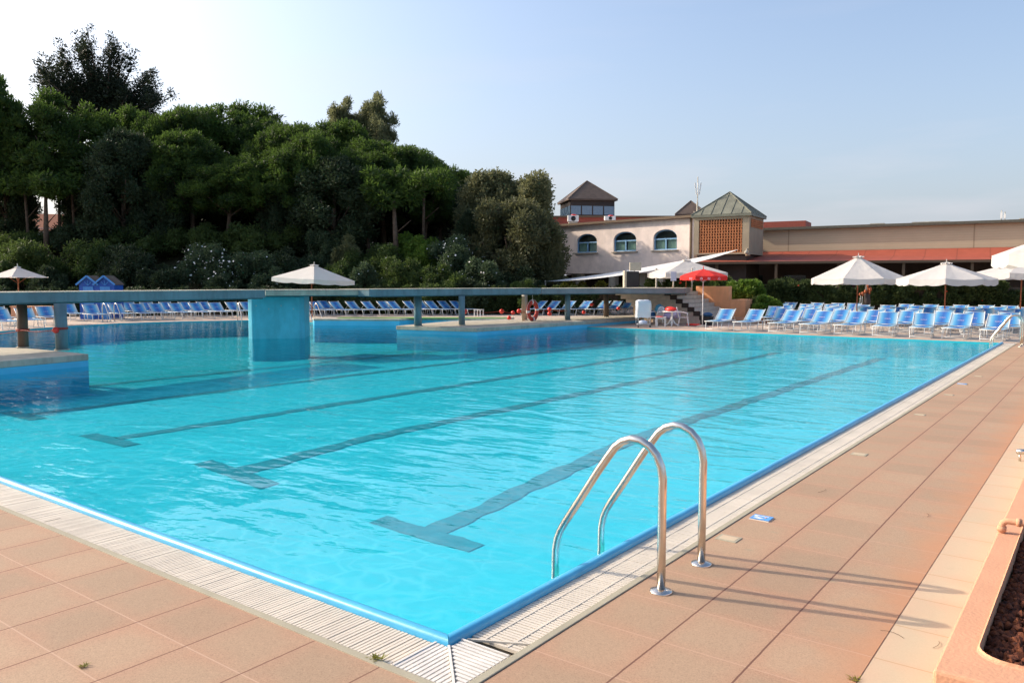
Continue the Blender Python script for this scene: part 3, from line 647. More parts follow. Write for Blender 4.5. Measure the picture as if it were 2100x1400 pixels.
# ---------------------------------------------------------------- more pool ladders (copies of the first)
def ladder_copy(loc, rz, lab, s=1.0):
    c = copy_tree(ld); c.location = loc; c.rotation_euler = (0, 0, rz); c['label'] = lab; c.scale = (s, s, s); c['group'] = 'pool ladders'; return c
ld['group'] = 'pool ladders'
ladder_copy((.62, 27.3, 0), 0, 'far ladder with glinting rail at the distant right pool corner')
a = at(240, 660); ladder_copy((a.x - .9, a.y, 0), PI, 'steel ladder among the loungers at the far left pool edge', .95)
a = at(512, 657); ladder_copy((a.x - .6, a.y, 0), PI * .9, 'ladder whose rail slants into the water just left of the blue pillar', .95)
a = at(640, 660); ladder_copy((a.x - .6, a.y + .3, 0), PI * .95, 'ladder at the corner of the blue-walled terrace right of the pillar', .95)

# ---------------------------------------------------------------- loungers
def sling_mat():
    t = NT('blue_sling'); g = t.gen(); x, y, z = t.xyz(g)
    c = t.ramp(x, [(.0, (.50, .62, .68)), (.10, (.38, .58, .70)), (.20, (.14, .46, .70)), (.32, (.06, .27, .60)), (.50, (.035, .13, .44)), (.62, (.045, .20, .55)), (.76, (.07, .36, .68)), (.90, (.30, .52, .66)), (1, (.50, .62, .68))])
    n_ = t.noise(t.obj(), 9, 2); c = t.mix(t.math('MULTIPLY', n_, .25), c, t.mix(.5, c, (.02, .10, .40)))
    b = t.n('ShaderNodeBsdfPrincipled', i_Roughness=.65); t.set(b.inputs['Base Color'], c)
    tr = t.n('ShaderNodeBsdfTranslucent'); t.set(tr.inputs[0], c); mx = t.n('ShaderNodeMixShader', i_0=.3)
    t.t.links.new(b.outputs[0], mx.inputs[1]); t.t.links.new(tr.outputs[0], mx.inputs[2]); t.t.links.new(mx.outputs[0], t.out.inputs[0]); return t.m
M['sling'] = sling_mat(); M['logo'] = plain('logo_print', (.75, .55, .60), .6)
def make_lounger():
    t = empty('sun_lounger', (0, 0, 0)); W = .36; ZS = .40; yf = -.92; yb = .38; bt = Vector((0, .88, .88))
    m = MB()
    for s in (-1, 1): m.tube([(s * W, yf, ZS), (s * W, .92, ZS)], .017, 6)
    m.tube([(-W, yf, ZS), (W, yf, ZS)], .017, 6); m.tube([(-W, .92, ZS), (W, .92, ZS)], .017, 6); m.build('frame', M['alu'], t)
    for y0, y1 in ((-.74, -.84), (.56, .66)):
        m = MB(); m.tube([(-W, y0, ZS), (-W + .015, y1, .02), (-W + .015, y1, .012)], .015, 6); m.tube([(W, y0, ZS), (W - .015, y1, .012)], .015, 6)
        m.tube([(-W + .015, y1, .07), (W - .015, y1, .07)], .013, 6); m.build('leg', M['alu'], t)
    for s in (-1, 1):
        m = MB(); m.tube([(s * W, .10, ZS), (s * (W - .01), -.02, .02)], .013, 6); m.build('side_leg', M['alu'], t)
        m = MB(); m.tube([(s * (W - .02), .92, ZS), (s * (W - .03), .66, .66)], .009, 5); m.build('back_strut', M['alu'], t)
    m = MB()
    for s in (-1, 1): m.tube([(s * W, .30, ZS + .02), (s * W, bt.y, bt.z)], .017, 6); m.ball((s * W, bt.y + .005, bt.z + .012), .026, 8)
    m.tube([(-W, bt.y, bt.z), (W, bt.y, bt.z)], .014, 6); m.build('back_frame', M['alu'], t)
    def cloth(a, b, sag, nm):
        m = MB(); N, K = 6, 8; vs = []; fs = []
        for i in range(N + 1):
            for j in range(K + 1):
                u = i / N; v = j / K; p = Vector(a).lerp(Vector(b), u); x = (v * 2 - 1) * (W - .004)
                vs.append((x, p.y, p.z - sag * math.sin(PI * v) * math.sin(PI * min(1, max(.02, u)))))
        for i in range(N):
            for j in range(K): fs.append((i * (K + 1) + j, i * (K + 1) + j + 1, (i + 1) * (K + 1) + j + 1, (i + 1) * (K + 1) + j))
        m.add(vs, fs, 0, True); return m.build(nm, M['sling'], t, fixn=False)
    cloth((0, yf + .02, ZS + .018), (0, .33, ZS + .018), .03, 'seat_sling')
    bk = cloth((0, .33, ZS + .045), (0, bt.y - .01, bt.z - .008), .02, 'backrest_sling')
    m = MB(); d = Vector((0, bt.y - .33, bt.z - ZS - .03)).normalized(); nrm = Vector((0, -d.z, d.y)); c = Vector((0, .33, ZS + .045)) + d * .30 + nrm * .0
    rr = random.Random(4)
    for k in range(7):
        x = -.105 + k * .032; h = .016 + .008 * (k % 3 == 0)
        q = [c + Vector((x, 0, 0)) + d * -h / 2, c + Vector((x + .024, 0, 0)) + d * -h / 2, c + Vector((x + .024, 0, 0)) + d * h / 2, c + Vector((x, 0, 0)) + d * h / 2]
        m.add([v + nrm * .008 for v in q], [(0, 1, 2, 3)])
    m.build('print', M['logo'], t, fixn=False)
    return t
LG = make_lounger(); first = [True]
def lounger(x, y, rz, lab, group):
    o = LG if first[0] else copy_tree(LG); first[0] = False
    o.location = (x, y, 0.004); o.rotation_euler = (0, 0, rz); tag(o, lab, 'sun lounger', group); return o
r = random.Random(7)
# right group, rows behind the far pool edge, feet to the pool
rows = [(30.15, [1487, 1545, 1619, 1682, 1748, 1821, 1894, 1969, 2047]),
        (32.6, [1601, 1660, 1722, 1787, 1856, 1925, 1996, 2068]),
        (35.2, [1588, 1645, 1700, 1812, 1868, 1930, 1993, 2056]),
        (38.0, [1606, 1662, 1716, 1772, 1835, 1898, 1957, 2018, 2080]),
        (40.9, [1598, 1650, 1702, 1762, 1818, 1874, 1932, 1988, 2044, 2098]),
        (43.6, [1615, 1665, 1713, 1750, 1850, 1904, 1960, 2012, 2066])]
RN = ['right group front row', 'right group second row', 'right group third row', 'right group fourth row', 'right group fifth row', 'right group hindmost row']
for ri, (yy, pxs) in enumerate(rows):
    for i, px in enumerate(pxs):
        x = colx(px, yy + .4)
        lounger(x + r.uniform(-.07, .07), yy + r.uniform(-.16, .16), r.uniform(-.10, .10), f'blue lounger {ORD[i]} from the left in the {RN[ri]}', 'blue sun loungers set out in rows')
# left and middle groups along the far left pool edge
def side_group(lst, rz, name, front):
    kf = kb = 0
    for px, y in lst:
        p = at(px, y); d = Vector((math.sin(rz), -math.cos(rz), 0)); c = p + d * .25
        fr = y >= front(px)
        if fr: lab = f'blue lounger {ORD[kf]} from the left in the front row {name}'; kf += 1
        else: lab = f'blue lounger {ORD[kb]} from the left in the back row {name}'; kb += 1
        lounger(c.x, c.y, rz + r.uniform(-.05, .05), lab, 'blue sun loungers set out in rows')
side_group([(8, 676), (2, 667), (58, 672), (98, 666), (146, 657), (192, 659), (227, 653), (245, 657), (272, 651), (289, 656), (308, 651), (328, 655), (349, 650),
            (369, 654), (388, 650), (410, 653), (425, 649), (449, 652), (484, 650), (513, 649.5)], PI / 2 - .12, 'on the left far shore', lambda px: 658 - (px - 190) * .0285 if px > 150 else 660)
side_group([(632, 648), (656, 648), (673, 645.5), (697, 648), (731, 647.5), (764, 647.5), (795, 647), (816, 647), (837, 644), (849, 646.5), (872, 646.5), (893, 646.5), (919, 646), (944, 646)],
           PI / 2 - .05, 'behind the low terrace', lambda px: 645.8)
side_group([(1100, 646), (1128, 646), (1160, 646), (1194, 646), (1212, 643), (1231, 646), (1256, 646), (1266, 643), (1280, 645), (1294, 643)], -.15, 'behind the life ring', lambda px: 644.5)

# ---------------------------------------------------------------- parasols
def canopy_mesh(m, R, ze, zp, val, n=8, sag=.04, scal=.05, a0=0.0, pw=.93, rows=6, K=6):
    def rim(a):
        seg = 2 * PI / n; q = (a % seg) - seg / 2; rr = R * math.cos(seg / 2) / math.cos(q)
        return rr
    tot = n * K; vs = []; fs = []
    for i in range(rows + 1):
        u = i / rows
        for j in range(tot):
            a = 2 * PI * j / tot; rr = rim(a); mid = abs(math.sin(a * n / 2))
            z = zp + (ze - zp) * (u ** pw) - sag * mid * u * 1.0
            vs.append((rr * u * math.cos(a + a0) * (1 - .02 * mid * u) + 1e-4 * j, rr * u * math.sin(a + a0), z))
    for j in range(tot):   # valance
        a = 2 * PI * j / tot; rr = rim(a) * 1.004; mid = abs(math.sin(a * n / 2)); sc = abs(math.sin(a * n))
        vs.append((rr * math.cos(a + a0), rr * math.sin(a + a0), ze - sag * mid - val + scal * (1 - sc)))
    for i in range(rows + 1):
        for j in range(tot): fs.append((i * tot + j, i * tot + (j + 1) % tot, (i + 1) * tot + (j + 1) % tot, (i + 1) * tot + j))
    m.add(vs, fs, 0, False)
def umbrella(px, D, R, ze, zp, lab, pole='wood', can='canvas', n=8, val=.28, a0=.2, tilt=0.0, base_y=None, txt=None, pr=.03, z0=0.0, sag=.05, pw=.93):
    p = P(px, D, z0); t = empty('parasol', tuple(p), 0, lab, 'parasol'); t.rotation_euler = (0, 0, YAW)
    m = MB(); canopy_mesh(m, R, ze, zp, val, n, a0=a0, sag=sag, pw=pw); c = m.build('canopy', M[can], t, fixn=False); c.rotation_euler = (0, tilt, 0)
    m = MB(); canopy_mesh(m, R * .12, zp - .01, zp + .035, .035, n, a0=a0, rows=2); m.tube([(0, 0, zp), (0, 0, zp + .16)], .018, 8); c2 = m.build('top_cap', M[can], t, fixn=False); c2.rotation_euler = (0, tilt, 0)
    m = MB(); m.tube([(0, 0, .02), (0, 0, zp - .03)], pr, 10); m.build('pole', M[pole], t)
    m = MB()
    for k in range(n):
        a = a0 + 2 * PI * k / n; e = Vector((R * .97 * math.cos(a), R * .97 * math.sin(a), ze - .01)); m.tube([(0, 0, zp - .06), e], .012, 5)
        m.tube([(0, 0, ze - .30), Vector((0, 0, zp - .1)).lerp(e, .5)], .010, 5)
    m.build('rib_set', M[pole if pole == 'wood' else 'alu'], t).rotation_euler = (0, tilt, 0)
    m = MB(); m.lathe([(.0, .10), (.05, .10), (.26, .06), (.30, .03), (.30, 0)], 16); m.build('base', M['concrete'], t)
    if txt:
        for a in txt:
            cu = bpy.data.curves.new('writing', 'FONT'); cu.body = 'BEMBERG'; cu.size = .15; cu.align_x = 'CENTER'; cu.align_y = 'CENTER'; cu.extrude = .001
            o = bpy.data.objects.new('writing', cu); COL.objects.link(o); dg = bpy.context.evaluated_depsgraph_get(); me = bpy.data.meshes.new_from_object(o.evaluated_get(dg)); bpy.data.objects.remove(o)
            me.materials.clear(); me.materials.append(M['logo']); o = bpy.data.objects.new('writing', me); COL.objects.link(o); o.parent = t
            rr = R * math.cos(PI / n) + .012; o.location = (rr * math.cos(a), rr * math.sin(a), ze - val * .5 - .03); o.rotation_euler = (PI / 2, 0, a + PI / 2)
    return t
umbrella(1757, 39, 2.25, zr(571, 39), zr(526, 39), 'big off-white parasol on a brown pole left of the two over the right loungers', n=8, a0=.1)
umbrella(1937, 35.5, 2.0, zr(572, 35.5), zr(539, 35.5), 'slightly smaller off-white parasol standing right of the big brown-poled one', n=8, a0=.28)
umbrella(2092, 36.5, 2.1, zr(560, 36.5), zr(534, 36.5), 'off-white parasol cut by the right picture edge, below the near canopy', n=8, a0=.0)
umbrella(2196, 22, 1.95, zr(522, 22), zr(462, 22), 'nearest cream parasol, only its corner showing at the right edge', n=8, a0=.12, val=.34)
umbrella(640, 42.5, 2.15, zr(572, 42.5), zr(543, 42.5), 'white parasol with scalloped valance behind the blue pillar', n=4, a0=.25, tilt=rad(3), val=.26, sag=.02)
umbrella(40, 40, 1.35, zr(569, 40), zr(547, 40), 'white parasol without valance at the left picture edge', n=4, a0=.35, val=.02, sag=.0)
umbrella(1406, 42, 2.30, zr(560, 42), zr(533, 42), 'large white parasol on the terrace behind the red one', n=4, a0=.9, val=.26, z0=0, sag=.03)
umbrella(1441, 37.2, 1.13, zr(566, 37.2), zr(553, 37.2), 'red parasol with white lettering on a thin white pole by the steps', pole='white_plastic', can='red_canvas', n=8, a0=-.55, val=.20, txt=(-2.12, -1.34 + .0), pr=.022, sag=.02, pw=1.55)

# ---------------------------------------------------------------- steps, orange walls, table corner
M['bright_orange'] = streaky('bright_orange_plaster', (.85, .40, .20), .85, .75, .3)
sx, sy0, sy1 = -12.9, 34.1, 37.5
t = empty('stone_steps', (sx, sy0, 0), 0, 'flight of pale stone steps rising to the walkway beside the orange wall', 'steps')
for k in range(9):
    m = MB(); x1 = -k * .32; m.box((x1 - 1.6 + .0, (sy1 - sy0) / 2, k * .2 + .1 + .0), (3.2, sy1 - sy0, .2 - .004)); m.build('step', M['step'], t, bevel=.012)
m = MB()
for k in range(9): x1 = -k * .32; m.box((x1 - .12, -.035, k * .2 + .12), (.36, .06, .24))
m.build('dark_stringer', M['dark_brown'], t)
t = empty('orange_wall', (sx, sy1, 0), 0, 'orange plastered stepped wall along the right side of the stone steps', 'wall')
xa, xb, xc = colx(1425, sy1), colx(1494, sy1), colx(1527, sy1)
D1 = 42.0
m = MB(); m.prism([(xa - sx, .02), (xb - sx, .02), (xb - sx, .34), (xa - sx, .34)], 0, zr(587, 42.2)); m.build('high_wall', M['bright_orange'], t, bevel=.02)
m = MB(); m.prism([(xb - sx + .003, .02), (xc - sx, .02), (xc - sx, 1.9), (xb - sx + .003, 1.9)], 0, zr(615, 41.0)); m.build('low_wall', M['bright_orange'], t, bevel=.02)
m = MB(); m.prism([(xc - sx - .5, -.6), (xc - sx + 1.6, -.6), (xc - sx + 1.6, -.2), (xc - sx - .5, -.2)], 0, .26); m.build('foot_kerb', M['orange_plaster'], t, bevel=.02)
# cream wall under the landing, and a dark panel standing for the recess shade
p0 = P(1300, 44.5); p1 = P(1420, 43.6)
t = empty('recess_wall', tuple(p0), 0, 'cream wall in the shade under the grey walkway, behind the table', 'wall')
d = (p1 - p0); m = MB(); m.bar((0, 0, .7), (d.x, d.y, .7), .15, 1.4); m.build('wall_face', M['cream_wall2'] if 'cream_wall2' in M else plain('cream_wall2', (.42, .34, .22), .9), t)
m = MB(); q0 = P(1345, 42.6) - p0; q1 = P(1412, 41.8) - p0; m.bar((q0.x, q0.y, .55), (q1.x, q1.y, .55), .12, 1.1); m.build('recess_shade_panel', M['dark_brown'], t)
def plastic_table(p, lab):
    t = empty('garden_table', tuple(p), 0, lab, 'table')
    m = MB(); m.lathe([(0, .715), (.44, .715), (.46, .70), (.45, .68), (0, .69)], 28); m.build('tabletop', M['white_plastic'], t)
    m = MB(); m.lathe([(.06, .69), (.05, .45), (.06, .2), (.08, .12)], 12)
    m.build('column', M['white_plastic'], t)
    for k in range(4):
        a = .4 + k * PI / 2; m = MB(); m.tube([(0.05 * math.cos(a), .05 * math.sin(a), .30), (.16 * math.cos(a), .16 * math.sin(a), .12), (.36 * math.cos(a), .36 * math.sin(a), .02)], [.04, .035, .025], 8); m.build('leg', M['white_plastic'], t)
    return t
def plastic_chair(p, rz, lab):
    t = empty('garden_chair', tuple(p), rz, lab, 'chair')
    m = MB(); m.box((0, 0, .42), (.46, .44, .03)); m.build('seat', M['white_plastic'], t, bevel=.01)
    for sx_ in (-1, 1):
        for sy_ in (-1, 1):
            m = MB(); m.tube([(sx_ * .19, sy_ * .18, .41), (sx_ * .25, sy_ * .25, 0)], [.028, .018], 7); m.build('leg', M['white_plastic'], t)
        m = MB(); m.tube([(sx_ * .25, -.16, .42), (sx_ * .27, -.18, .62), (sx_ * .27, .0, .66), (sx_ * .24, .22, .66)], .018, 7); m.build('armrest', M['white_plastic'], t)
    m = MB()
    arc = [(-.22, .22, .43), (-.23, .27, .65), (-.19, .31, .82), (-.09, .325, .89), (.0, .33, .90), (.09, .325, .89), (.19, .31, .82), (.23, .27, .65), (.22, .22, .43)]
    m.tube(arc, .018, 7)
    for k in range(5): x = -.14 + .07 * k; m.tube([(x * .9, .22, .43), (x, .27, .66), (x, .325, .87)], .012, 6)
    m.build('backrest', M['white_plastic'], t); return t
plastic_table(P(1378, 37.6), 'round white plastic table under the walkway beside the red parasol')
plastic_chair(P(1402, 37.7), YAW + rad(75), 'white plastic chair with slatted back right of the round table')
plastic_chair(P(1346, 38.4), YAW - rad(60), 'white plastic armchair behind the stool, left of the round table')
def cloth_lump(p, dims, mat, name, lab, cat, seed=1):
    r = np.random.RandomState(seed); m = MB(); m.ball((0, 0, 0), 1, 14); v = np.array(m.v); v *= 1 + .16 * np.sin(v[:, [1, 2, 0]] * 3.1 + seed) + .06 * np.sin(v * 9 + seed); v *= np.array(dims) / 2; v[:, 2] = np.maximum(v[:, 2], -dims[2] * .42) + dims[2] * .42
    m.v = [tuple(q) for q in v]; o = m.build(name, mat); o.location = p; tag(o, lab, cat); return o
cloth_lump(P(1377, 37.6, .716), (.55, .45, .24), M['red'], 'red_bag', 'red bag lying on the round white table', 'bag', 3)
cloth_lump(P(1372, 38.6, .30), (.75, .5, .34), M['lilac'], 'lilac_towel', 'pale lilac towel heap behind the round table', 'towel', 5)
cloth_lump(P(1388, 38.3, .34), (.35, .4, .42), M['lilac'], 'laundry_sack', 'small lilac cloth sack under the right of the round table', 'sack', 8)
cloth_lump(P(1336, 39.2, .30), (.36, .3, .42), M['dark_fabric'], 'blue_bag', 'dark blue bag standing between the covered cart and the armchair', 'bag', 6)
cloth_lump(P(1354, 39.0, .55), (.5, .4, .5), plain('teal_bag', (.05, .22, .33), .7), 'teal_backpack', 'teal backpack behind the white armchair', 'backpack', 9)
cloth_lump(P(1389, 38.6, .40), (.30, .2, .34), plain('brown_bag', (.28, .07, .025), .7), 'brown_bag', 'brown bag on the white chair behind the table leg', 'bag', 2)
cloth_lump(P(1425, 38.2, .0), (.8, .35, .12), M['red'], 'red_mat', 'flat red thing lying on the paving by the dark recess', 'mat', 4)
cloth_lump(P(1450, 38.6, .42), (.5, .4, .22), M['dark_fabric'], 'navy_towel', 'navy towel thrown over the low box at the red parasol', 'towel', 7)
m = MB(); m.box((0, 0, .2), (.5, .4, .4)); m.box((0, 0, .41), (.54, .44, .03)); o = m.build('low_box', M['black'], bevel=.01); o.location = P(1450, 38.6); tag(o, 'low black box under the navy towel behind the red parasol pole', 'box')
cloth_lump(P(1349, 43.0, .9), (.5, .4, .5), M['red'], 'red_helmet', 'round red object hanging in the shade on the cream recess wall', 'float', 1)
# stool
t = empty('low_table', tuple(P(1356, 37.5)), .35, 'small square white plastic stool in front of the armchair', 'stool')
m = MB(); m.box((0, 0, .43), (.46, .46, .03)); m.box((0, 0, .39), (.42, .42, .05)); m.build('top', M['white_plastic'], t, bevel=.008)
for a, b in ((-1, -1), (-1, 1), (1, -1), (1, 1)): m = MB(); m.box((a * .20, b * .20, .19), (.04, .04, .38)); m.build('leg', M['white_plastic'], t)
m = MB(); m.box((0, 0, 0), (.3, .2, .04)); o = m.build('red_book', M['red'], bevel=.005); o.location = P(1353, 37.5, .467); tag(o, 'dark red cloth folded on the small white stool', 'cloth')
# covered trolley
t = empty('towel_trolley', tuple(P(1319, 36.6)), YAW + .1, 'wheeled trolley under a clear crumpled plastic cover at the pool corner', 'trolley')
m = MB()
for a in (-.28, .28):
    for b in (-.2, .2): m.tube([(a, b, .08), (a, b, 1.2)], .014, 7)
m.tube([(-.28, -.2, 1.2), (.28, -.2, 1.2)], .014, 7); m.tube([(-.28, .2, 1.2), (.28, .2, 1.2)], .014, 7); m.box((0, 0, .16), (.56, .4, .03)); m.build('frame', M['alu'], t)
m = MB(); r2 = random.Random(4); N = 28; vs = []; fs = []; lv = [.46, .6, .75, .9, 1.05, 1.2, 1.27]
for i, z in enumerate(lv):
    for j in range(N):
        a = 2 * PI * j / N; k = .34 if i < 5 else (.33 if i == 5 else .22); ca, sa = math.cos(a), math.sin(a); q = k / max(abs(ca), abs(sa) * 1.3) ** .8
        q *= 1 + .05 * math.sin(5 * a + i * 1.3) + r2.uniform(-.02, .02); vs.append((q * ca, q * sa * .8, z + r2.uniform(-.02, .02)))
for i in range(len(lv) - 1):
    for j in range(N): fs.append((i * N + j, i * N + (j + 1) % N, (i + 1) * N + (j + 1) % N, (i + 1) * N + j))
fs.append(tuple((len(lv) - 1) * N + j for j in range(N)))
m.add(vs, fs, 0, True)
def film():
    t_ = NT('plastic_film'); b = t_.n('ShaderNodeBsdfPrincipled', i_Roughness=.2); b.inputs['Base Color'].default_value = (.72, .76, .80, 1)
    tr = t_.n('ShaderNodeBsdfTransparent'); mx = t_.n('ShaderNodeMixShader', i_0=.25); t_.t.links.new(b.outputs[0], mx.inputs[1]); t_.t.links.new(tr.outputs[0], mx.inputs[2]); t_.t.links.new(mx.outputs[0], t_.out.inputs[0]); return t_.m
M['film'] = film(); m.build('plastic_cover', M['film'], t, fixn=False)
m = MB(); m.ball((0, 0, .25), .2, 12, sz=.5); m.build('towel_pile', plain('towel_pale', (.55, .62, .75), .9), t)
for a in (-.28, .28):
    m = MB(); m.tube([(a - .015, -.2, .06), (a + .015, -.2, .06)], .06, 14); m.build('wheel', M['black'], t)
# side tables
for px, D, lab in ((1925, 32.8, 'small white side table at the foot of the smaller parasol'), (982, 48.6, 'white side table at the end of the lounger row behind the teal post')):
    t = empty('side_table', tuple(P(px, D)), .2, lab, 'side table'); m = MB(); m.box((0, 0, .42), (.48, .48, .03)); m.build('top', M['white_plastic'], t)
    for a, b in ((-1, -1), (-1, 1), (1, -1), (1, 1)): m = MB(); m.box((a * .2, b * .2, .2), (.05, .05, .40)); m.build('leg', M['white_plastic'], t)
# dark post with orange-brown fittings
p = P(1777, 45.5); t = empty('equipment_post', tuple(p), YAW, 'dark post with orange-brown fittings on a beige base behind the big parasol pole', 'post')
m = MB(); m.lathe([(.15, .0), (.20, .5), (.20, .62), (.16, .66), (0, .66)], 14); m.build('beige_base', M['cream_tile'] if False else plain('sand_stone', (.42, .32, .18), .9), t)
m = MB(); m.tube([(0, 0, .6), (.02, 0, 1.0), (0, 0, 1.4), (.03, 0, 2.3)], [.17, .19, .15, .10], 12); m.build('shaft', M['dark_brown'], t)
m = MB()
for a, b, c, s_ in ((-.16, -.12, 1.55, .13), (.10, -.16, 1.7, .15), (-.05, -.18, 1.9, .12), (.12, -.1, 2.0, .12), (-.30, -.1, 1.42, .14), (-.44, -.08, 1.40, .10), (.05, -.18, 1.5, .10)): m.ball((a, b, c), s_ * .62, 10, sz=1.5)
m.tube([(-.02, -.12, 1.5), (.0, -.12, 2.35)], .04, 6); m.build('orange_fittings', plain('rust_orange', (.34, .085, .025), .6, var=.3), t)
m = MB(); m.tube([(-.42, 0, .5), (-.36, 0, 1.4)], .012, 5); m.tube([(-.27, 0, .5), (-.27, 0, 1.4)], .012, 5); m.build('cord', M['alu'], t)

# ---------------------------------------------------------------- beach huts at the left
def hut(px, lab):
    D = 45.0; p = P(px, D); t = empty('beach_hut', tuple(p), YAW + rad(4), lab, 'beach hut'); wv = .50; zs = 2.0; zp = 2.42
    m = MB(); m.add([(-wv, 0, 0), (wv, 0, 0), (wv, 0, zs), (0, 0, zp), (-wv, 0, zs), (-wv, 1.2, 0), (wv, 1.2, 0), (wv, 1.2, zs), (0, 1.2, zp), (-wv, 1.2, zs)], [(0, 1, 2, 3, 4), (5, 9, 8, 7, 6), (0, 4, 9, 5), (1, 6, 7, 2), (4, 3, 8, 9), (3, 2, 7, 8)]); m.build('wall', M['hut_blue'], t)
    m = MB(); m.bar((-wv - .09, .5, zs - .05), (0, .5, zp + .03), 1.3, .05); m.bar((wv + .09, .5, zs - .05), (0.0, .5, zp + .03), 1.3, .05); m.build('roof', M['roof_brown'], t)
    m = MB(); m.bar((-wv - .10, -.17, zs - .06), (0, -.17, zp + .02), .04, .09); m.bar((wv + .10, -.17, zs - .06), (0, -.17, zp + .02), .04, .09); m.build('barge_board', M['hut_light'], t)
    m = MB(); m.box((0, -.02, .92), (.55, .03, 1.84)); m.build('door', M['hut_light'], t)
    m = MB()
    for a in (-45, 0, 45): m.bar((.02 * math.sin(rad(a)), -.03, 1.92), (.26 * math.sin(rad(a)), -.03, 1.92 + .26 * math.cos(rad(a))), .03, .03)
    m.build('fan_trim', M['hut_light'], t); return t
hut(183, 'blue beach hut with gabled top, left of the pair above the loungers'); hut(217.5, 'blue beach hut with gabled top, right of the pair above the loungers')
t = empty('terracotta_trough', tuple(P(72, 45.5)), YAW, 'low terracotta trough behind the left loungers', 'trough'); m = MB(); m.box((0, 0, .35), (2.4, .6, .7)); m.box((0, 0, .71), (2.5, .7, .05)); m.build('trough_body', M['orange_plaster'], t, bevel=.02)

# ---------------------------------------------------------------- buildings
def frame_at(Lp, Rp):
    d = (Rp - Lp); L = d.length; return Lp, math.atan2(d.y, d.x), L
def ucol(Lp, Rp, px):
    a = CAM.xy; r = (P(px, 10) - CAM).xy; r = Vector((r.x, r.y)); d = (Rp - Lp).xy; o = Lp.xy - a
    # o + u*d = s*r
    det = d.x * (-r.y) + r.x * d.y; u = (-o.x * (-r.y) - r.x * o.y) / det; return u * d.length
def arch_pts(u0, u1, z0, zs, zt, n=12):
    c = (u0 + u1) / 2; h = (u1 - u0) / 2
    return [(u0, z0), (u1, z0), (u1, zs)] + [(c + h * math.cos(PI * k / n), zs + (zt - zs) * math.sin(PI * k / n)) for k in range(1, n)] + [(u0, zs)]
def wall_with_holes(t, L, z0, z1, holes, mat, thick=.25, name='wall'):
    m = MB(); m.sheet([(0, z0), (L, z0), (L, z1), (0, z1)], holes, 0); m.v = [(x, 0, y) for x, y, z in m.v]
    for h in holes:
        k = len(h); m.add([(a, 0, b) for a, b in h] + [(a, thick, b) for a, b in h], [(i, k + i, k + (i + 1) % k, (i + 1) % k) for i in range(k)])
    return m.build(name, mat, t, fixn=False)
Lp, Rp = P(1085, 69.6), P(1421, 57.8)
o0, ang, LL = frame_at(Lp, Rp)
b = empty('white_building', tuple(o0), ang, 'pale pink two-storey building with arched blue windows behind the sail', 'building')
ws = []
for a, c in ((1113, 1147), (1182, 1223), (1257, 1303), (1338, 1386)): ws.append((ucol(Lp, Rp, a), ucol(Lp, Rp, c)))
zsill, zspr, ztop = 4.50, 5.42, 6.02
hs = [arch_pts(u0, u1, zsill, zspr, ztop) for u0, u1 in ws]
wall_with_holes(b, LL, 2.82, 6.72, hs, M['facade'])
m = MB(); m.box((LL / 2, 4, 6.70), (LL - .02, 7.9, .04)); m.box((LL / 2, 4, 2.84), (LL - .02, 7.9, .06)); m.box((LL - .02, 4, 4.78), (.04, 7.9, 3.8)); m.box((.02, 4, 4.78), (.04, 7.9, 3.8)); m.box((LL / 2, 7.9, 4.78), (LL, .06, 3.8)); m.build('shell', M['facade'], b)
m = MB(); m.box((LL / 2, -.12, 6.83), (LL + .2, .5, .18)); m.build('eave', M['brown'], b)
for i, (u0, u1) in enumerate(ws):
    wf = MB(); c = (u0 + u1) / 2; h = (u1 - u0) / 2; yy = .16
    wf.box((c, yy, zsill + .04), (2 * h, .07, .08)); wf.box((c, yy, zspr - .1), (2 * h, .07, .09)); wf.box((u0 + .05, yy, (zsill + zspr) / 2 + .05), (.10, .06, zspr - zsill - .04)); wf.box((u1 - .05, yy, (zsill + zspr) / 2 + .05), (.10, .06, zspr - zsill - .04))
    wf.box((c, yy - .005, (zsill + zspr) / 2), (.11, .07, zspr - zsill - .1))
    arc = [(c + (h - .05) * math.cos(PI * k / 14), yy, zspr + (ztop - zspr - .05) * math.sin(PI * k / 14)) for k in range(15)]; wf.tube(arc, .045, 6)
    fo = wf.build('window', M['blue_frame'], b)
    g = MB(); hp = arch_pts(u0, u1, zsill, zspr, ztop); g.add([(x, .20, z) for x, z in hp], [tuple(range(len(hp)))]); g.build('pane', M['glass'], fo, fixn=False)
    cu = MB(); N = 22
    for s_ in (0, 1):
        a0_, a1_ = (u0 + .06, c - .1) if s_ == 0 else (c + .1, u1 - .06)
        vs = []; 
        for k in range(N + 1):
            x = a0_ + (a1_ - a0_) * k / N; vs += [(x, .30 + .03 * math.sin(k * 1.9), zsill + .02), (x, .30 + .03 * math.sin(k * 1.9), zspr - .1)]
        cu.add(vs, [(2 * k, 2 * k + 2, 2 * k + 3, 2 * k + 1) for k in range(N)])
    cu.build('curtain', M['curtain'] if 'curtain' in M else M.setdefault('curtain', plain('curtain', (.55, .68, .50), .8)), fo, fixn=False)
    sl_ = MB(); sl_.box((c, -.04, zsill - .05), (2 * h + .3, .2, .07)); sl_.build('sill', M['concrete'], b)
for i, px in enumerate((1110, 1160, 1184, 1236, 1252, 1300, 1350, 1400)):
    u = ucol(Lp, Rp, px); m = MB(); m.box((u, .4 + .9 * (i % 2), 1.41), (.55, .5, 2.80)); m.build('portico_pillar', M['concrete'], b)
m = MB(); m.box((LL / 2, 5.0, 1.4), (LL, .2, 2.8)); m.build('back_wall', M['dark_brown'], b)  # coloured dark to give the shade inside the portico
m = MB(); m.box((LL - .25, -.05, 4.6), (.12, .12, 4.3)); m.build('downpipe', M['brown'], b)
rw0, rw1 = P(1092, 71.5), P(1420, 71.5); d = rw1 - rw0
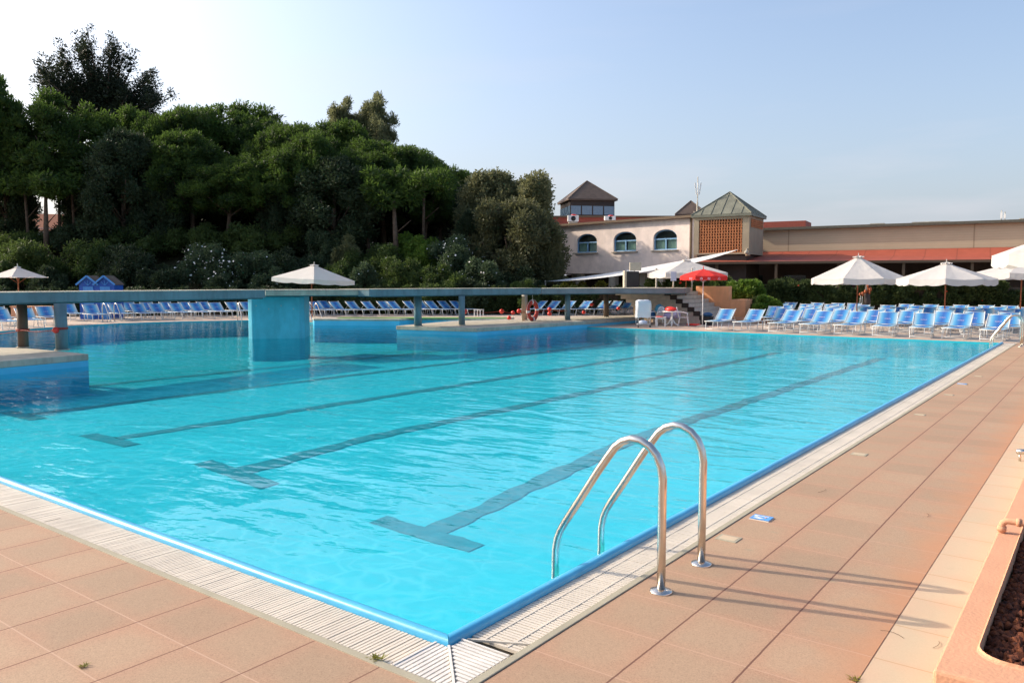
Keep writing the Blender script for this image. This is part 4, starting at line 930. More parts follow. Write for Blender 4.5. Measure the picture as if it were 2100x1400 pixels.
t = empty('red_roof_wall', tuple(rw0), math.atan2(d.y, d.x), 'low red parapet wall on the roof behind the eave', 'wall')
m = MB(); m.box((d.length / 2, .2, 7.1), (d.length, .4, 1.5)); m.build('parapet', M['red_paint'], t); m = MB(); m.box((d.length / 2, .15, 7.93), (d.length + .2, .7, .14)); m.build('coping', M['brown'], t)
def ac(px, D, y0, y1, wpx, lab):
    t = empty('air_conditioner', tuple(P(px, D, zr(y1, D))), YAW + .1, lab, 'air conditioner'); hgt = zr(y0, D) - zr(y1, D); wd_ = wpx * D / FPX
    m = MB(); m.box((0, 0, hgt / 2 + .02), (wd_, .4, hgt - .06)); m.build('casing', M['white_plastic'], t, bevel=.02)
    m = MB(); m.tube([(0, -.205, hgt * .5), (0, -.20, hgt * .5)], hgt * .36, 20); m.build('fan_grille', M['black'], t)
    m = MB(); m.box((0, 0, -.22), (wd_ * .8, .35, .5)); m.build('bracket', M['concrete'], t)
    c = MB(); c.ball((.08, 0, hgt), .26, 10, sz=.35); c.build('red_cloth', M['red'], t)
ac(1174, 67.5, 443, 457, 22, 'left white air conditioner with red cloth on the roof edge'); ac(1249, 65, 444.5, 454.5, 22, 'right white air conditioner with red cloth on the roof edge')
def pyramid_tower(px, D, wd_, dp, z0, ze, zp, rz, roof, wall, lab, over=.25, windows=False):
    t = empty('roof_tower', tuple(P(px, D)), rz, lab, 'tower')
    m = MB(); m.box((0, 0, (z0 + ze) / 2), (wd_, dp, ze - z0)); m.build('wall', wall, t)
    m = MB(); a = wd_ / 2 + over; c = dp / 2 + over
    m.add([(-a, -c, ze), (a, -c, ze), (a, c, ze), (-a, c, ze), (0, 0, zp)], [(0, 1, 4), (1, 2, 4), (2, 3, 4), (3, 0, 4), (3, 2, 1, 0)])
    m.add([(-a, -c, ze - .14), (a, -c, ze - .14), (a, c, ze - .14), (-a, c, ze - .14), (-a, -c, ze - .002), (a, -c, ze - .002), (a, c, ze - .002), (-a, c, ze - .002)], [(0, 1, 5, 4), (1, 2, 6, 5), (2, 3, 7, 6), (3, 0, 4, 7), (3, 2, 1, 0)])
    for s1 in (-1, 1):
        for s2 in (-1, 1): m.bar((s1 * a, s2 * c, ze + .01), (0, 0, zp + .01), .08, .06)
    m.build('roof', roof, t)
    if windows:
        for face in range(2):
            for k in range(4):
                m = MB(); 
                if face == 0: x = -wd_ / 2 + wd_ * (k + .5) / 4; m.box((x, -dp / 2 - .02, (z0 + ze) / 2 - .25), (wd_ / 4 - .12, .03, (ze - z0) * .5))
                else: y = -dp / 2 + dp * (k + .5) / 4; m.box((-wd_ / 2 - .02, y, (z0 + ze) / 2 - .25), (.03, dp / 4 - .12, (ze - z0) * .5))
                m.build('window', M['blue_glass'] if 'blue_glass' in M else M.setdefault('blue_glass', plain('blue_glass', (.16, .24, .32), .15, .8)), t)
    return t
D = 78.0; pyramid_tower(1202, D, 4.3, 4.3, zr(449, D), zr(415, D), zr(374, D), YAW + rad(9), M['roof_brown'], M['dark_brown'], 'left tower with brown pyramid roof and a band of blue windows', windows=True)
D = 74.0; pyramid_tower(1413, D, 2.4, 2.4, zr(460, D), zr(443, D), zr(414, D), YAW - rad(10), M['roof_brown'], M['dark_brown'], 'small brown pyramid roof peeking up behind the mast')
# copper roofed tower with brick lattice
ca = P(1533, 52.6); wa = YAW - rad(31)
dirx = Vector((math.cos(wa), math.sin(wa), 0)); cen = ca - dirx * 1.87 + Vector((-dirx.y, dirx.x, 0)) * 1.87
t = empty('lattice_tower', tuple(cen), wa, 'beige tower with green copper pyramid roof and orange brick lattice', 'tower')
H = 1.87; zb, ze = 3.95, 6.62
def tb(c, s, mi=0): m.box(c, s)
m = MB(); x0, x1, z0_, z1_ = -1.52, 1.42, 4.05, 6.28
m.sheet([(-H, zb), (H, zb), (H, ze), (-H, ze)], [[(x0, z0_), (x1, z0_), (x1, z1_), (x0, z1_)]], 0); m.v = [(x, -H, y) for x, y, z in m.v]
m.add([(x0, -H, z0_), (x1, -H, z0_), (x1, -H, z1_), (x0, -H, z1_), (x0, -H + .3, z0_), (x1, -H + .3, z0_), (x1, -H + .3, z1_), (x0, -H + .3, z1_)], [(0, 4, 5, 1), (1, 5, 6, 2), (2, 6, 7, 3), (3, 7, 4, 0)])
m.add([(H, -H, zb), (H, H, zb), (H, H, ze), (H, -H, ze)], [(0, 1, 2, 3)]); m.add([(-H, H, zb), (-H, -H, zb), (-H, -H, ze), (-H, H, ze)], [(0, 1, 2, 3)]); m.add([(H, H, zb), (-H, H, zb), (-H, H, ze), (H, H, ze)], [(0, 1, 2, 3)]); m.add([(-H, -H, zb), (H, -H, zb), (H, H, zb), (-H, H, zb)], [(0, 3, 2, 1)])
m.build('wall', M['concrete_beige'] if 'concrete_beige' in M else M.setdefault('concrete_beige', plain('concrete_beige', (.36, .29, .20), .85, var=.1, scale=1.2)), t, fixn=False)
m = MB(); m.box(((x0 + x1) / 2, -H + .42, (z0_ + z1_) / 2), (x1 - x0, .05, z1_ - z0_)); m.build('dark_backing', M['dark_brown'], t)  # dark panel added to stand for the unlit space behind the lattice
def lattice(m, a0_, a1_, z0_, z1_, nc, nr, fn):
    cw = (a1_ - a0_) / nc; rh = (z1_ - z0_) / nr
    for i in range(nr):
        z = z0_ + (i + .5) * rh
        fn(m, (a0_ + a1_) / 2, z - rh / 2 + .02, a1_ - a0_, .045)
        for j in range(nc):
            fn(m, a0_ + (j + .5) * cw + (.25 if i % 2 else -.25) * cw * .2, z + .015, cw * .44, rh - .05)
m = MB(); lattice(m, x0 + .01, x1 - .01, z0_ + .01, z1_ - .01, 16, 12, lambda m, x, z, w_, h_: m.box((x, -H + .12, z), (w_, .18, h_))); m.build('brick_lattice', M['terracotta_brick'], t)
m = MB(); lattice(m, -H + .35, H - .3, 5.75, 6.3, 16, 4, lambda m, x, z, w_, h_: m.box((H + .02, x, z), (.06, w_, h_))); m.build('side_lattice', M['terracotta_brick'], t)
m = MB(); a = H + .16; zp = zr(396, 55.0)
m.add([(-a, -a, ze), (a, -a, ze), (a, a, ze), (-a, a, ze), (0, 0, zp)], [(0, 1, 4), (1, 2, 4), (2, 3, 4), (3, 0, 4), (3, 2, 1, 0)])
for k in range(1, 6):
    for s1, fn in ((0, lambda u: (u, -a)), (1, lambda u: (a, u)), (2, lambda u: (-a, u))):
        u = -a + 2 * a * k / 6; q = fn(u); top = 1 - abs(u) / a
        e = Vector((q[0], q[1], ze)).lerp(Vector((0 if s1 else u, u if s1 else 0, ze + (zp - ze))), top) if False else Vector((q[0] * (1 - top) + (u if s1 == 0 else 0) * top, q[1] * (1 - top) + (u if s1 else 0) * top, ze + (zp - ze) * top))
        if top > .02: m.bar((q[0], q[1], ze + .012), tuple(e + Vector((0, 0, .012))), .035, .05)
for s1 in (-1, 1):
    for s2 in (-1, 1): m.bar((s1 * a, s2 * a, ze + .01), (0, 0, zp + .01), .09, .07)
m.box((0, 0, ze - .09), (2 * a, 2 * a, .16)); m.build('copper_roof', M['green_copper'], t)
m = MB(); m.tube([(H - .05, -H - .02, zb - .12), (H - .05, -H - .02, zb + .05)], .16, 12); m.build('corner_foot', M['concrete_beige'], t)
m = MB(); m.ball((H - .1, -H - .25, 4.05), .14, 10); m.tube([(H - .1, -H, 4.3), (H - .1, -H - .25, 4.15)], .04, 6); m.build('flood_lamp', M['concrete'], t)
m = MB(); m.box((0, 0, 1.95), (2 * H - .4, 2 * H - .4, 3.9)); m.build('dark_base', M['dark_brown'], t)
# antenna mast
p = P(1426.5, 55.5); t = empty('antenna_mast', tuple(p), YAW, 'slim grey antenna mast with white panel antennas beside the copper roof', 'antenna mast')
m = MB(); m.tube([(0, 0, 4.6), (0, 0, 7.6), (0, 0, 7.61), (0, 0, zr(366, 55.5))], [.06, .06, .035, .03], 8); m.build('mast', M['concrete'], t)
for dx in (-.16, .0, .16):
    m = MB(); m.bar((dx * .6, -.08, zr(402, 55.5)), (dx * 1.3, -.08, zr(378, 55.5)), .06, .07); m.build('panel_antenna', M['white_plastic'], t)
m = MB(); m.box((-.1, 0, zr(440, 55.5)), (.25, .15, .3)); m.build('radio_box', M['concrete'], t)
# long right wing
W0, W1 = P(1500, 58.6), P(2230, 47.9)
o0, ang, LL = frame_at(W0, W1)
b = empty('right_wing', tuple(o0), ang, 'long low beige wing with ribbed wall and red lean-to roof behind the hedge', 'building')
u0 = ucol(W0, W1, 1537)
m = MB(); m.box(((u0 + LL) / 2, 4, 5.03), (LL - u0, 8, 1.50)); m.build('upper_wall', M['beige_wall'], b)
m = MB(); m.box(((u0 + LL) / 2, 3.9, 5.87), (LL - u0 + .3, 8.5, .18)); m.build('roof_edge', M['gutter'] if 'gutter' in M else M.setdefault('gutter', plain('gutter', (.10, .095, .07), .6, var=.2)), b)
for px, w_ in ((1790, .9), (1900, 2.2), (2095, .6)):
    u = ucol(W0, W1, px); m = MB(); m.box((u, 1.2, 6.03), (w_, .6, .14)); m.build('roof_hatch', M['concrete'], b)
f0, f1 = P(1419, 53.2), P(2230, 46.0)
def loc(p): q = Matrix.Rotation(-ang, 3, 'Z') @ (p - o0); return q
a, c = loc(f0), loc(f1)
m = MB(); zt_, zf_ = 4.27, 3.42
v = [(-1.5, -.02, zt_), (LL, -.02, zt_), (c.x, c.y, zf_), (a.x, a.y, zf_)]; v += [(x, y, z - .10) for x, y, z in v]
m.add(v, [(0, 3, 2, 1), (4, 5, 6, 7), (0, 1, 5, 4), (1, 2, 6, 5), (2, 3, 7, 6), (3, 0, 4, 7)]); m.build('red_roof', M['awning_red'], b)
m = MB(); m.bar((a.x, a.y - .03, zf_ - .06), (c.x, c.y - .03, zf_ - .06), .06, .16); m.build('gutter', M['brown'], b)
m = MB(); m.box((LL / 2, 1.2, 2.1), (LL + 4, .2, 4.2)); m.build('veranda_wall', M['veranda_shade_brown'] if 'veranda_shade_brown' in M else M.setdefault('veranda_shade_brown', plain('veranda_shade_brown', (.085, .058, .042), .8, var=.3, scale=.5)), b)  # wall coloured dark brown to deepen the shade under the lean-to roof
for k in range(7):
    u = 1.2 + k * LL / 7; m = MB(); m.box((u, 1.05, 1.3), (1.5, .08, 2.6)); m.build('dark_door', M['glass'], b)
for k in range(6):
    s_ = (k + .4) / 6; q = Vector((a.x, a.y, 0)).lerp(Vector((c.x, c.y, 0)), s_); m = MB(); m.box((q.x, q.y + .25, 1.66), (.16, .16, 3.3)); m.build('veranda_post', M['brown'], b)
# red box behind the wing and the roof antennas
p = P(1607, 67); t = empty('red_roof_box', tuple(p), YAW - .5, 'dark red box-shaped roof structure behind the copper-roofed tower', 'roof box'); m = MB(); m.box((0, 0, zr(463, 67) - .1), (3.6, 3, zr(456.5, 67) - zr(472, 67))); m.build('box_wall', M['red_paint'], t)
for k, (px, D, y0, y1) in enumerate(((2045, 51, 433, 453), (2052, 51.4, 436, 453))):
    t = empty('roof_antenna', tuple(P(px, D)), 0, ('taller' if k == 0 else 'shorter') + ' pale panel antenna on the roof of the right wing', 'antenna', 'panel antennas on the wing roof')
    m = MB(); m.tube([(0, 0, 5.9), (0, 0, zr(y0, D))], .025, 6); m.build('mast', M['concrete'], t); m = MB(); m.box((0, -.06, (zr(y0 + 4, D) + zr(y1 - 3, D)) / 2), (.12, .08, zr(y0 + 4, D) - zr(y1 - 3, D))); m.build('panel', M['white_plastic'], t)
# shade sail with its poles
A, B, Cc = P(1120, 56, zr(577, 56)), P(1512, 50, zr(512, 50)), P(1345, 45, zr(553, 45))
t = empty('shade_sail', (0, 0, 0), 0, 'long white triangular shade sail stretched from the brick lattice to the left', 'shade sail')
m = MB(); N = 14; vs = []; fs = []; idx = {}
for i in range(N + 1):
    for j in range(N + 1 - i):
        u, v_ = i / N, j / N; q = A + (B - A) * u + (Cc - A) * v_; w_ = 1 - u - v_; q.z -= 1.3 * (u * v_ + v_ * w_ + u * w_) * .45; idx[i, j] = len(vs); vs.append(q)
for i in range(N):
    for j in range(N - i):
        fs.append((idx[i, j], idx[i + 1, j], idx[i, j + 1]))
        if (i + 1, j + 1) in idx and j + 1 <= N - i - 1: fs.append((idx[i + 1, j], idx[i + 1, j + 1], idx[i, j + 1]))
m.add(vs, fs, 0, True); o = m.build('sail_cloth', M['sail'] if 'sail' in M else M.setdefault('sail', plain('sail_cloth', (.62, .61, .58), .8, .1)), t, fixn=False)
m = MB(); m.tube([P(1345, 45), P(1345, 45, zr(550, 45))], .05, 8); m.tube([P(1118, 56.2), P(1118, 56.2, zr(575, 56.2))], .05, 8); m.build('sail_pole', M['concrete'], t)
# loudspeaker and sign on the terrace
p = P(1293, 42.5, ZT); t = empty('black_loudspeaker', tuple(p), YAW + .15, 'large black loudspeaker cabinet standing on the grey walkway', 'loudspeaker')
m = MB(); m.box((.05, 0, .42), (.66, .5, .84)); m.build('cabinet', M['black'], t, bevel=.02); m = MB(); m.box((-.35, -.05, .44), (.12, .3, .88)); m.build('side_board', M['cream_wall3'] if 'cream_wall3' in M else M.setdefault('cream_wall3', plain('pale_board', (.5, .44, .34), .7)), t)
p = P(1300, 43.6, ZT); t = empty('pale_box', tuple(p), YAW, 'pale boxy lamp housing on a pole above the black loudspeaker', 'lamp')
m = MB(); m.box((.05, 0, 1.12), (.62, .2, .45)); m.build('housing', M['cream_wall3'], t); m = MB(); m.tube([(0, 0, 0), (0, 0, .9)], .03, 8); m.build('pole', M['concrete'], t)
p = P(1380, 40.0, ZT - .02); t = empty('sign_board', tuple(p), YAW, 'pale notice board on a post in front of the large white parasol', 'sign')
m = MB(); m.tube([(0, 0, 0), (0, 0, .35)], .035, 8); m.build('post', M['cream_wall3'], t); m = MB(); m.box((0, -.03, .58), (.28, .03, .46)); m.build('board', M['lilac_board'] if 'lilac_board' in M else M.setdefault('lilac_board', plain('lilac_board', (.52, .50, .58), .6)), t)
p = P(1418, 40.2, ZT - .02); t = empty('thin_pole', tuple(p), YAW, 'thin pale pole left of the red parasol on the walkway', 'pole'); m = MB(); m.tube([(0, 0, 0), (0, 0, zr(549, 40.2) - ZT)], .035, 8); m.build('pole_tube', M['cream_wall3'], t)
# distant house seen under the pines
p = P(105, 135, 5.0); t = empty('distant_house', tuple(p), YAW + .3, 'distant orange-roofed house glimpsed under the pines at left', 'house')
m = MB(); m.box((0, 0, 3), (12, 8, 6)); m.build('wall', M['facade'], t)
m = MB(); m.add([(-6.5, -4.5, 5.6), (6.5, -4.5, 5.6), (6.5, 4.5, 5.6), (-6.5, 4.5, 5.6), (-6.5, 0, 8.6), (6.5, 0, 8.6)], [(0, 1, 5, 4), (2, 3, 4, 5), (0, 4, 3), (1, 2, 5), (3, 2, 1, 0)]); m.build('roof', plain('roof_tile', (.42, .16, .08), .8), t)
m = MB()
for k in (-3.5, 0, 3.5): m.box((k, -4.02, 3.2), (1.2, .08, 1.5))
m.build('window', M['dark_brown'], t)

# ---------------------------------------------------------------- terrain and greenery
def hill_h(l, D):
    s = lambda a, b, x: max(0, min(1, (x - a) / (b - a))) ** 2 * (3 - 2 * max(0, min(1, (x - a) / (b - a))))
    return 4.9 * s(52.3, 64, D) * (1 - s(-7, 2.5, l)) + .25 * math.sin(l * .5) * s(53, 61, D) * (1 - s(-7, 2.5, l))
vs = []; fs = []; NL, ND = 70, 40
for i in range(ND + 1):
    D = 51.5 + (190 - 51.5) * (i / ND) ** 1.8
    for j in range(NL + 1):
        l = -150 + 162 * j / NL; q = CAM.xy.to_3d() + FH * D + RT * l; vs.append((q.x, q.y, hill_h(l, D) - (.05 if i and j < NL else .3) + .0))
for i in range(ND):
    for j in range(NL): a = i * (NL + 1) + j; fs.append((a, a + 1, a + NL + 2, a + NL + 1))
m = MB(); m.add(vs, fs, 0, True); struct(m.build('hill', M['soil']))
def P2(px, D): l = (px - 1050) / FPX * D; return P(px, D, hill_h(l, D))

ICO_V = np.array([(0, 0, 1), (.894, 0, .447), (.276, .851, .447), (-.724, .526, .447), (-.724, -.526, .447), (.276, -.851, .447), (.724, .526, -.447), (-.276, .851, -.447), (-.894, 0, -.447), (-.276, -.851, -.447), (.724, -.526, -.447), (0, 0, -1)])
ICO_F = np.array([(0, 1, 2), (0, 2, 3), (0, 3, 4), (0, 4, 5), (0, 5, 1), (1, 6, 2), (2, 7, 3), (3, 8, 4), (4, 9, 5), (5, 10, 1), (6, 7, 2), (7, 8, 3), (8, 9, 4), (9, 10, 5), (10, 6, 1), (11, 7, 6), (11, 8, 7), (11, 9, 8), (11, 10, 9), (11, 6, 10)])
def leaf_mesh(name, C, Rr, n, ln, wd_, mat, seed, up=.0, core=.62, flower=None, nf=0, fs_=.06, jit=1.0, shell=.35, fz=-9):
    """a crown: n small leaf faces spread through the volume of ellipsoid clumps (centres C, radii Rr), each clump on a lumpy inner mass"""
    r = np.random.RandomState(seed); C = np.array(C, float); Rr = np.array(Rr, float)
    if Rr.ndim == 1: Rr = np.repeat(Rr[:, None], 3, 1)
    wgt = (Rr[:, 0] * Rr[:, 2]) ** 1.0; wgt /= wgt.sum(); k = r.choice(len(C), n, p=wgt)
    d = r.normal(size=(n, 3)); d[:, 2] += up; d /= np.linalg.norm(d, axis=1)[:, None]
    rad_ = (1 - shell * r.power(1.2, n)) * (1 + .10 * r.normal(size=n)); base = C[k] + d * Rr[k] * rad_[:, None]
    ax = d * .8 + r.normal(size=(n, 3)) * .6 * jit; ax[:, 2] += .25; ax /= np.linalg.norm(ax, axis=1)[:, None]
    sd = np.cross(ax, r.normal(size=(n, 3))); sd /= np.linalg.norm(sd, axis=1)[:, None]
    l = ln * r.uniform(.6, 1.3, n)[:, None]; w_ = wd_ * r.uniform(.6, 1.3, n)[:, None]
    V = np.stack([base - sd * w_ * .3, base + ax * l * .5 - sd * w_, base + ax * l, base + ax * l * .55 + sd * w_], 1).reshape(-1, 3)
    F = np.arange(n * 4).reshape(n, 4); mi = np.zeros(n, int)
    if flower is not None and nf:
        k2 = r.choice(len(C), nf, p=wgt); d2 = r.normal(size=(nf, 3)); d2[:, 2] += .3; d2 /= np.linalg.norm(d2, axis=1)[:, None]; b2 = C[k2] + d2 * Rr[k2] * 1.06
        q = r.normal(size=(nf, 3)); s1 = np.cross(d2, q); s1 /= np.linalg.norm(s1, axis=1)[:, None]; s2 = np.cross(d2, s1); f_ = fs_ * r.uniform(.5, 1.4, nf)[:, None]
        V2 = np.stack([b2 - s1 * f_, b2 - s2 * f_, b2 + s1 * f_, b2 + s2 * f_], 1).reshape(-1, 3)
        F = np.concatenate([F, np.arange(nf * 4).reshape(nf, 4) + len(V)]); mi = np.concatenate([mi, np.ones(nf, int)]); V = np.concatenate([V, V2])
    nv = len(V)
    cv = []; cf = []
    if core:  # opaque cores added to block light and sight through each crown
        nc = len(C); cv = ICO_V[None] * (1 + r.uniform(-.22, .22, (nc, 12, 1))) * Rr[:, None, :] * core + C[:, None]; cf = ICO_F[None] + (np.arange(nc) * 12)[:, None, None] + nv
        cv = cv.reshape(-1, 3); cf = cf.reshape(-1, 3); V = np.concatenate([V, cv])
    me = bpy.data.meshes.new(name); ncf = len(cf); me.vertices.add(len(V)); me.vertices.foreach_set('co', V.astype(np.float32).ravel())
    loops = np.concatenate([F.ravel(), np.array(cf).ravel()]) if ncf else F.ravel(); me.loops.add(len(loops)); me.loops.foreach_set('vertex_index', loops.astype(np.int32))
    tot = np.concatenate([np.full(len(F), 4), np.full(ncf, 3)]); st = np.concatenate([[0], np.cumsum(tot)[:-1]]); me.polygons.add(len(tot)); me.polygons.foreach_set('loop_start', st.astype(np.int32)); me.polygons.foreach_set('loop_total', tot.astype(np.int32))
    me.materials.append(mat)
    if flower is not None: me.materials.append(flower)
    me.polygons.foreach_set('material_index', np.concatenate([mi, np.zeros(ncf, int)]).astype(np.int32)); me.update(calc_edges=True); return me
def child(name, me, parent): o = bpy.data.objects.new(name, me); COL.objects.link(o); o.parent = parent; return o

def pine_proto(seed, R=5.0, HT=12.0, TH=5.6, mat='pine', n=36000):
    r = random.Random(seed); t = empty('stone_pine', (0, 0, 0)); C = []; Rr = []
    for k in range(150):
        q = R * math.sqrt(r.random()) * .93; a = r.uniform(0, 2 * PI); lump = 1 + .12 * math.sin(3 * a + seed) + .07 * math.sin(7 * a)
        dome = math.sqrt(max(0, 1 - (q / R) ** 2)); z = HT - TH + TH * dome * (r.uniform(.70, 1.0) if r.random() < .62 else r.uniform(.0, .7)) - .8 + .35 * math.sin(2.2 * q + a * 2)
        rr = r.uniform(.65, 1.15); C.append((q * lump * math.cos(a), q * lump * math.sin(a), z)); Rr.append((rr, rr, rr * .72))
    child('crown', leaf_mesh('crown', C, Rr, n, .34, .055, L[mat], seed, up=.5, core=.5, shell=.55), t)
    m = MB(); lean = Vector((r.uniform(-.6, .6), r.uniform(-.6, .6), 0)); zb_ = HT - TH * .95
    m.tube([(0, 0, -.5), lean * .3 + Vector((0, 0, zb_ * .4)), lean + Vector((0, 0, zb_))], [.30, .25, .20], 9)
    for k in range(9):
        a = k * 2 * PI / 9 + r.uniform(-.3, .3); q = R * r.uniform(.45, .8); b0 = lean * .9 + Vector((0, 0, zb_ - r.uniform(0, 1.6))); e = Vector((q * math.cos(a), q * math.sin(a), HT - TH * r.uniform(.5, .8)))
        m.tube([b0, b0.lerp(e, .5) + Vector((0, 0, -.3)), e], [.13, .09, .04], 6)
    m.build('trunk', M['bark'], t); t['_h'] = HT; t['_r'] = R; return t
def irregular_proto(seed, mat, n=32000, name='dark_pine'):
    """tall open pine: whorls of long rising limbs with separate foliage plumes"""
    r = random.Random(seed); t = empty(name, (0, 0, 0)); C = []; Rr = []; m = MB(); HT = 16.0
    m.tube([(0, 0, -.5), (.2, 0, 6), (-.1, .1, 11), (.2, 0, HT - .6)], [.42, .32, .2, .06], 9)
    for k in range(34):
        z = 4.5 + (HT - 5.3) * (k / 34) ** .9; a = r.uniform(0, 2 * PI); ln = (1 - (z - 4) / (HT - 2.2)) * 5.0 + .9; ln *= r.uniform(.6, 1.12); rise = ln * r.uniform(.35, .85)
        b0 = Vector((.1, 0, z)); e = b0 + Vector((ln * math.cos(a), ln * math.sin(a), rise)); mid = b0.lerp(e, .5) - Vector((0, 0, .12 * ln)); m.tube([b0, mid, e], [.11, .08, .03], 6)
        for q in range(11):
            s_ = r.uniform(.22, 1.05); c = b0.lerp(e, s_) - Vector((0, 0, .12 * ln * math.sin(PI * min(1, s_)))); w_ = .55 + .35 * r.random()
            c += Vector((r.uniform(-.6, .6), r.uniform(-.6, .6), r.uniform(-.2, .5))); C.append(tuple(c)); Rr.append((w_, w_, w_ * .8))
    child('crown', leaf_mesh('crown', C, Rr, n, .36, .06, L[mat], seed, up=.4, core=.38, shell=.6), t); m.build('trunk', M['bark'], t); t['_h'] = HT + .7; t['_r'] = 4.8; return t
def round_proto(seed, mat, n=34000, name='round_tree', R=3.4, HT=8.5, low=.05, ln=.25, pw=.72):
    r = random.Random(seed); t = empty(name, (0, 0, 0)); C = []; Rr = []
    for k in range(90):
        u = r.random(); z = HT * (low + (1 - low) * u); w_ = R * (math.sin(PI * min(1, .16 + .83 * u)) ** pw) * (1 + .14 * math.sin(seed + 5 * u)); a = r.uniform(0, 2 * PI); q = w_ * math.sqrt(r.uniform(.15, 1)) * .85
        rr = r.uniform(.5, .95); C.append((q * math.cos(a) * (1 + .12 * math.sin(3 * a + seed)), q * math.sin(a), min(z, HT - rr * .6))); Rr.append((rr, rr, rr * 1.1))
    child('crown', leaf_mesh('crown', C, Rr, n, ln, .06, L[mat], seed, up=.25, core=.40, shell=.6), t)
    m = MB(); m.tube([(0, 0, -.4), (.1, 0, HT * .4), (0, .1, HT * .8)], [.26, .18, .06], 8)
    for k in range(6): a = k * 1.05; m.tube([(.05, 0, HT * .25 + .2 * k), (R * .55 * math.cos(a), R * .55 * math.sin(a), HT * .55 + .2 * k)], [.09, .03], 6)
    m.build('trunk', M['bark'], t); t['_h'] = HT; t['_r'] = R; return t
def ragged_pine():
    """the tall dark pine: leaning limbs that each end in a separate rising plume (surveyed tips: column, row)"""
    D = 82.0; bx = 222; b_ = P2(bx, D); t = empty('dark_pine', tuple(b_)); t.rotation_euler = (0, 0, YAW); r = random.Random(21); m = MB(); C = []; Rr = []
    def loc_(px, py): return Vector(((px - bx) / FPX * D, 0, zr(py, D) - b_.z))
    top = loc_(236, 215); m.tube([(0, 0, -.5), (.3, 0, top.z * .5), top], [.50, .38, .26], 10)
    tips = [(82, 116), (70, 152), (152, 76), (126, 116), (178, 98), (212, 82), (196, 122), (246, 92), (262, 108), (289, 120), (302, 148), (312, 172), (336, 186), (228, 140), (160, 150), (100, 168), (343, 216), (272, 190), (128, 188), (200, 182), (96, 140), (318, 205), (180, 215), (150, 200), (250, 160), (215, 205), (290, 205)]
    tips = [(a + 10, b) for a, b in tips]
    for (px, py) in tips + [(a + r.uniform(-14, 14), b + r.uniform(8, 34)) for a, b in tips] + [(r.uniform(140, 335), r.uniform(170, 250)) for _ in range(16)]:
        e = loc_(px, py); e.y = r.uniform(-2.6, 2.6); b0 = loc_(228 + (px - 228) * .12, 262 - (262 - py) * .12); q = b0.lerp(e, .55) + Vector((0, 0, -.5)); m.tube([b0, q, e - Vector((0, 0, .5))], [.15, .09, .03], 6)
        for k in range(6):
            u = k / 5; c = q.lerp(e, .15 + .85 * u) if k > 1 else b0.lerp(q, .75 + .3 * k); w_ = .42 + .72 * (1 - u) ** .7; C.append((c.x + r.uniform(-.3, .3), c.y + r.uniform(-.4, .4), c.z - .35 * (1 - u))); Rr.append((w_, w_, w_ * .85))
    child('crown', leaf_mesh('crown', C, Rr, 62000, .30, .05, L['dark'], 21, up=.4, core=.30, shell=.6), t); m.build('trunk', M['bark'], t)
    return tag(t, 'tall ragged dark pine rising above all others at left', 'tree', 'trees on the bank behind the pool')
PR = {'p1': pine_proto(1, TH=6.6), 'p2': pine_proto(2, TH=6.2), 'p3': pine_proto(3, TH=7.4), 'l1': irregular_proto(5, 'pale', 42000, 'pale_tree'),
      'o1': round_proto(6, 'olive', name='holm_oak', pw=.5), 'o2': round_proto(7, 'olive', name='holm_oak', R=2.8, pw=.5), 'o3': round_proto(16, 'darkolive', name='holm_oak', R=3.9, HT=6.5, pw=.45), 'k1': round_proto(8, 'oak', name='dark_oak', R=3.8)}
used = set()
def tree(kind, px, D, topy, wpx, lab, group=None, rz=None, base=None):
    D = D + 3.0 if D < 61 else D
    src = PR[kind]; o = copy_tree(src) if kind in used else src; used.add(kind)
    b_ = P2(px, D) if base is None else base; hgt = zr(topy, D) - b_.z; w_ = wpx * D / FPX / 2
    o.location = b_; o.scale = (w_ / src['_r'], w_ / src['_r'], hgt / src['_h']); o.rotation_euler = (0, 0, (px * .37) % 6.28 if rz is None else rz)
    tag(o, lab, 'tree', group or 'trees on the bank behind the pool'); return o
tree('p3', -20, 62, 128, 190, 'stone pine cut by the left picture edge, with a tip above it')
tree('p1', 150, 64, 196, 235, 'broad stone pine with bright rim below the tall dark pine')
ragged_pine()
tree('k1', 20, 59, 300, 150, 'dark oak filling the left end under the pine crowns', rz=1)
tree('k1', 195, 60, 335, 130, 'dark oak right of the gap under the broad pine', rz=2.2)
tree('k1', 262, 61, 285, 205, 'grey-green dark tree between the broad pine and the next pines')
tree('p2', 395, 68, 206, 190, 'stone pine with rounded green top right of the tall dark pine')
tree('p1', 500, 72, 208, 260, 'widest stone pine at the crest of the left wood')
tree('p3', 400, 60, 262, 190, 'lower stone pine in shade in front of the widest one')
tree('p2', 600, 66, 240, 180, 'stone pine below the crest, left of the pale trees')
tree('p1', 545, 59, 305, 190, 'low dark stone pine in front, above the middle parasol', rz=2)
tree('l1', 738, 86, 232, 120, 'low pale tree between the two pale skyline crowns', rz=2)
tree('l1', 703, 84, 212, 120, 'pale open tree on the skyline, left of the two pale ones')
tree('l1', 772, 84, 202, 125, 'pale open tree on the skyline, right of the two pale ones')
tree('p3', 700, 72, 238, 200, 'bright green stone pine just under the two pale trees')
tree('k1', 690, 57.5, 335, 235, 'grey dark oak standing in front of the pines, right of centre-left')
tree('p2', 790, 66, 280, 210, 'stone pine with a bare pale trunk showing beneath')
tree('p1', 858, 70, 300, 180, 'dark stone pine at the descending right shoulder of the wood')
tree('p3', 872, 60.5, 345, 130, 'small dark stone pine low at the right end of the pines')
tree('p2', 945, 88, 340, 160, 'farthest bright stone pine behind the holm oaks')
tree('p1', 1000, 92, 360, 120, 'distant green pine top touching the left holm oak')
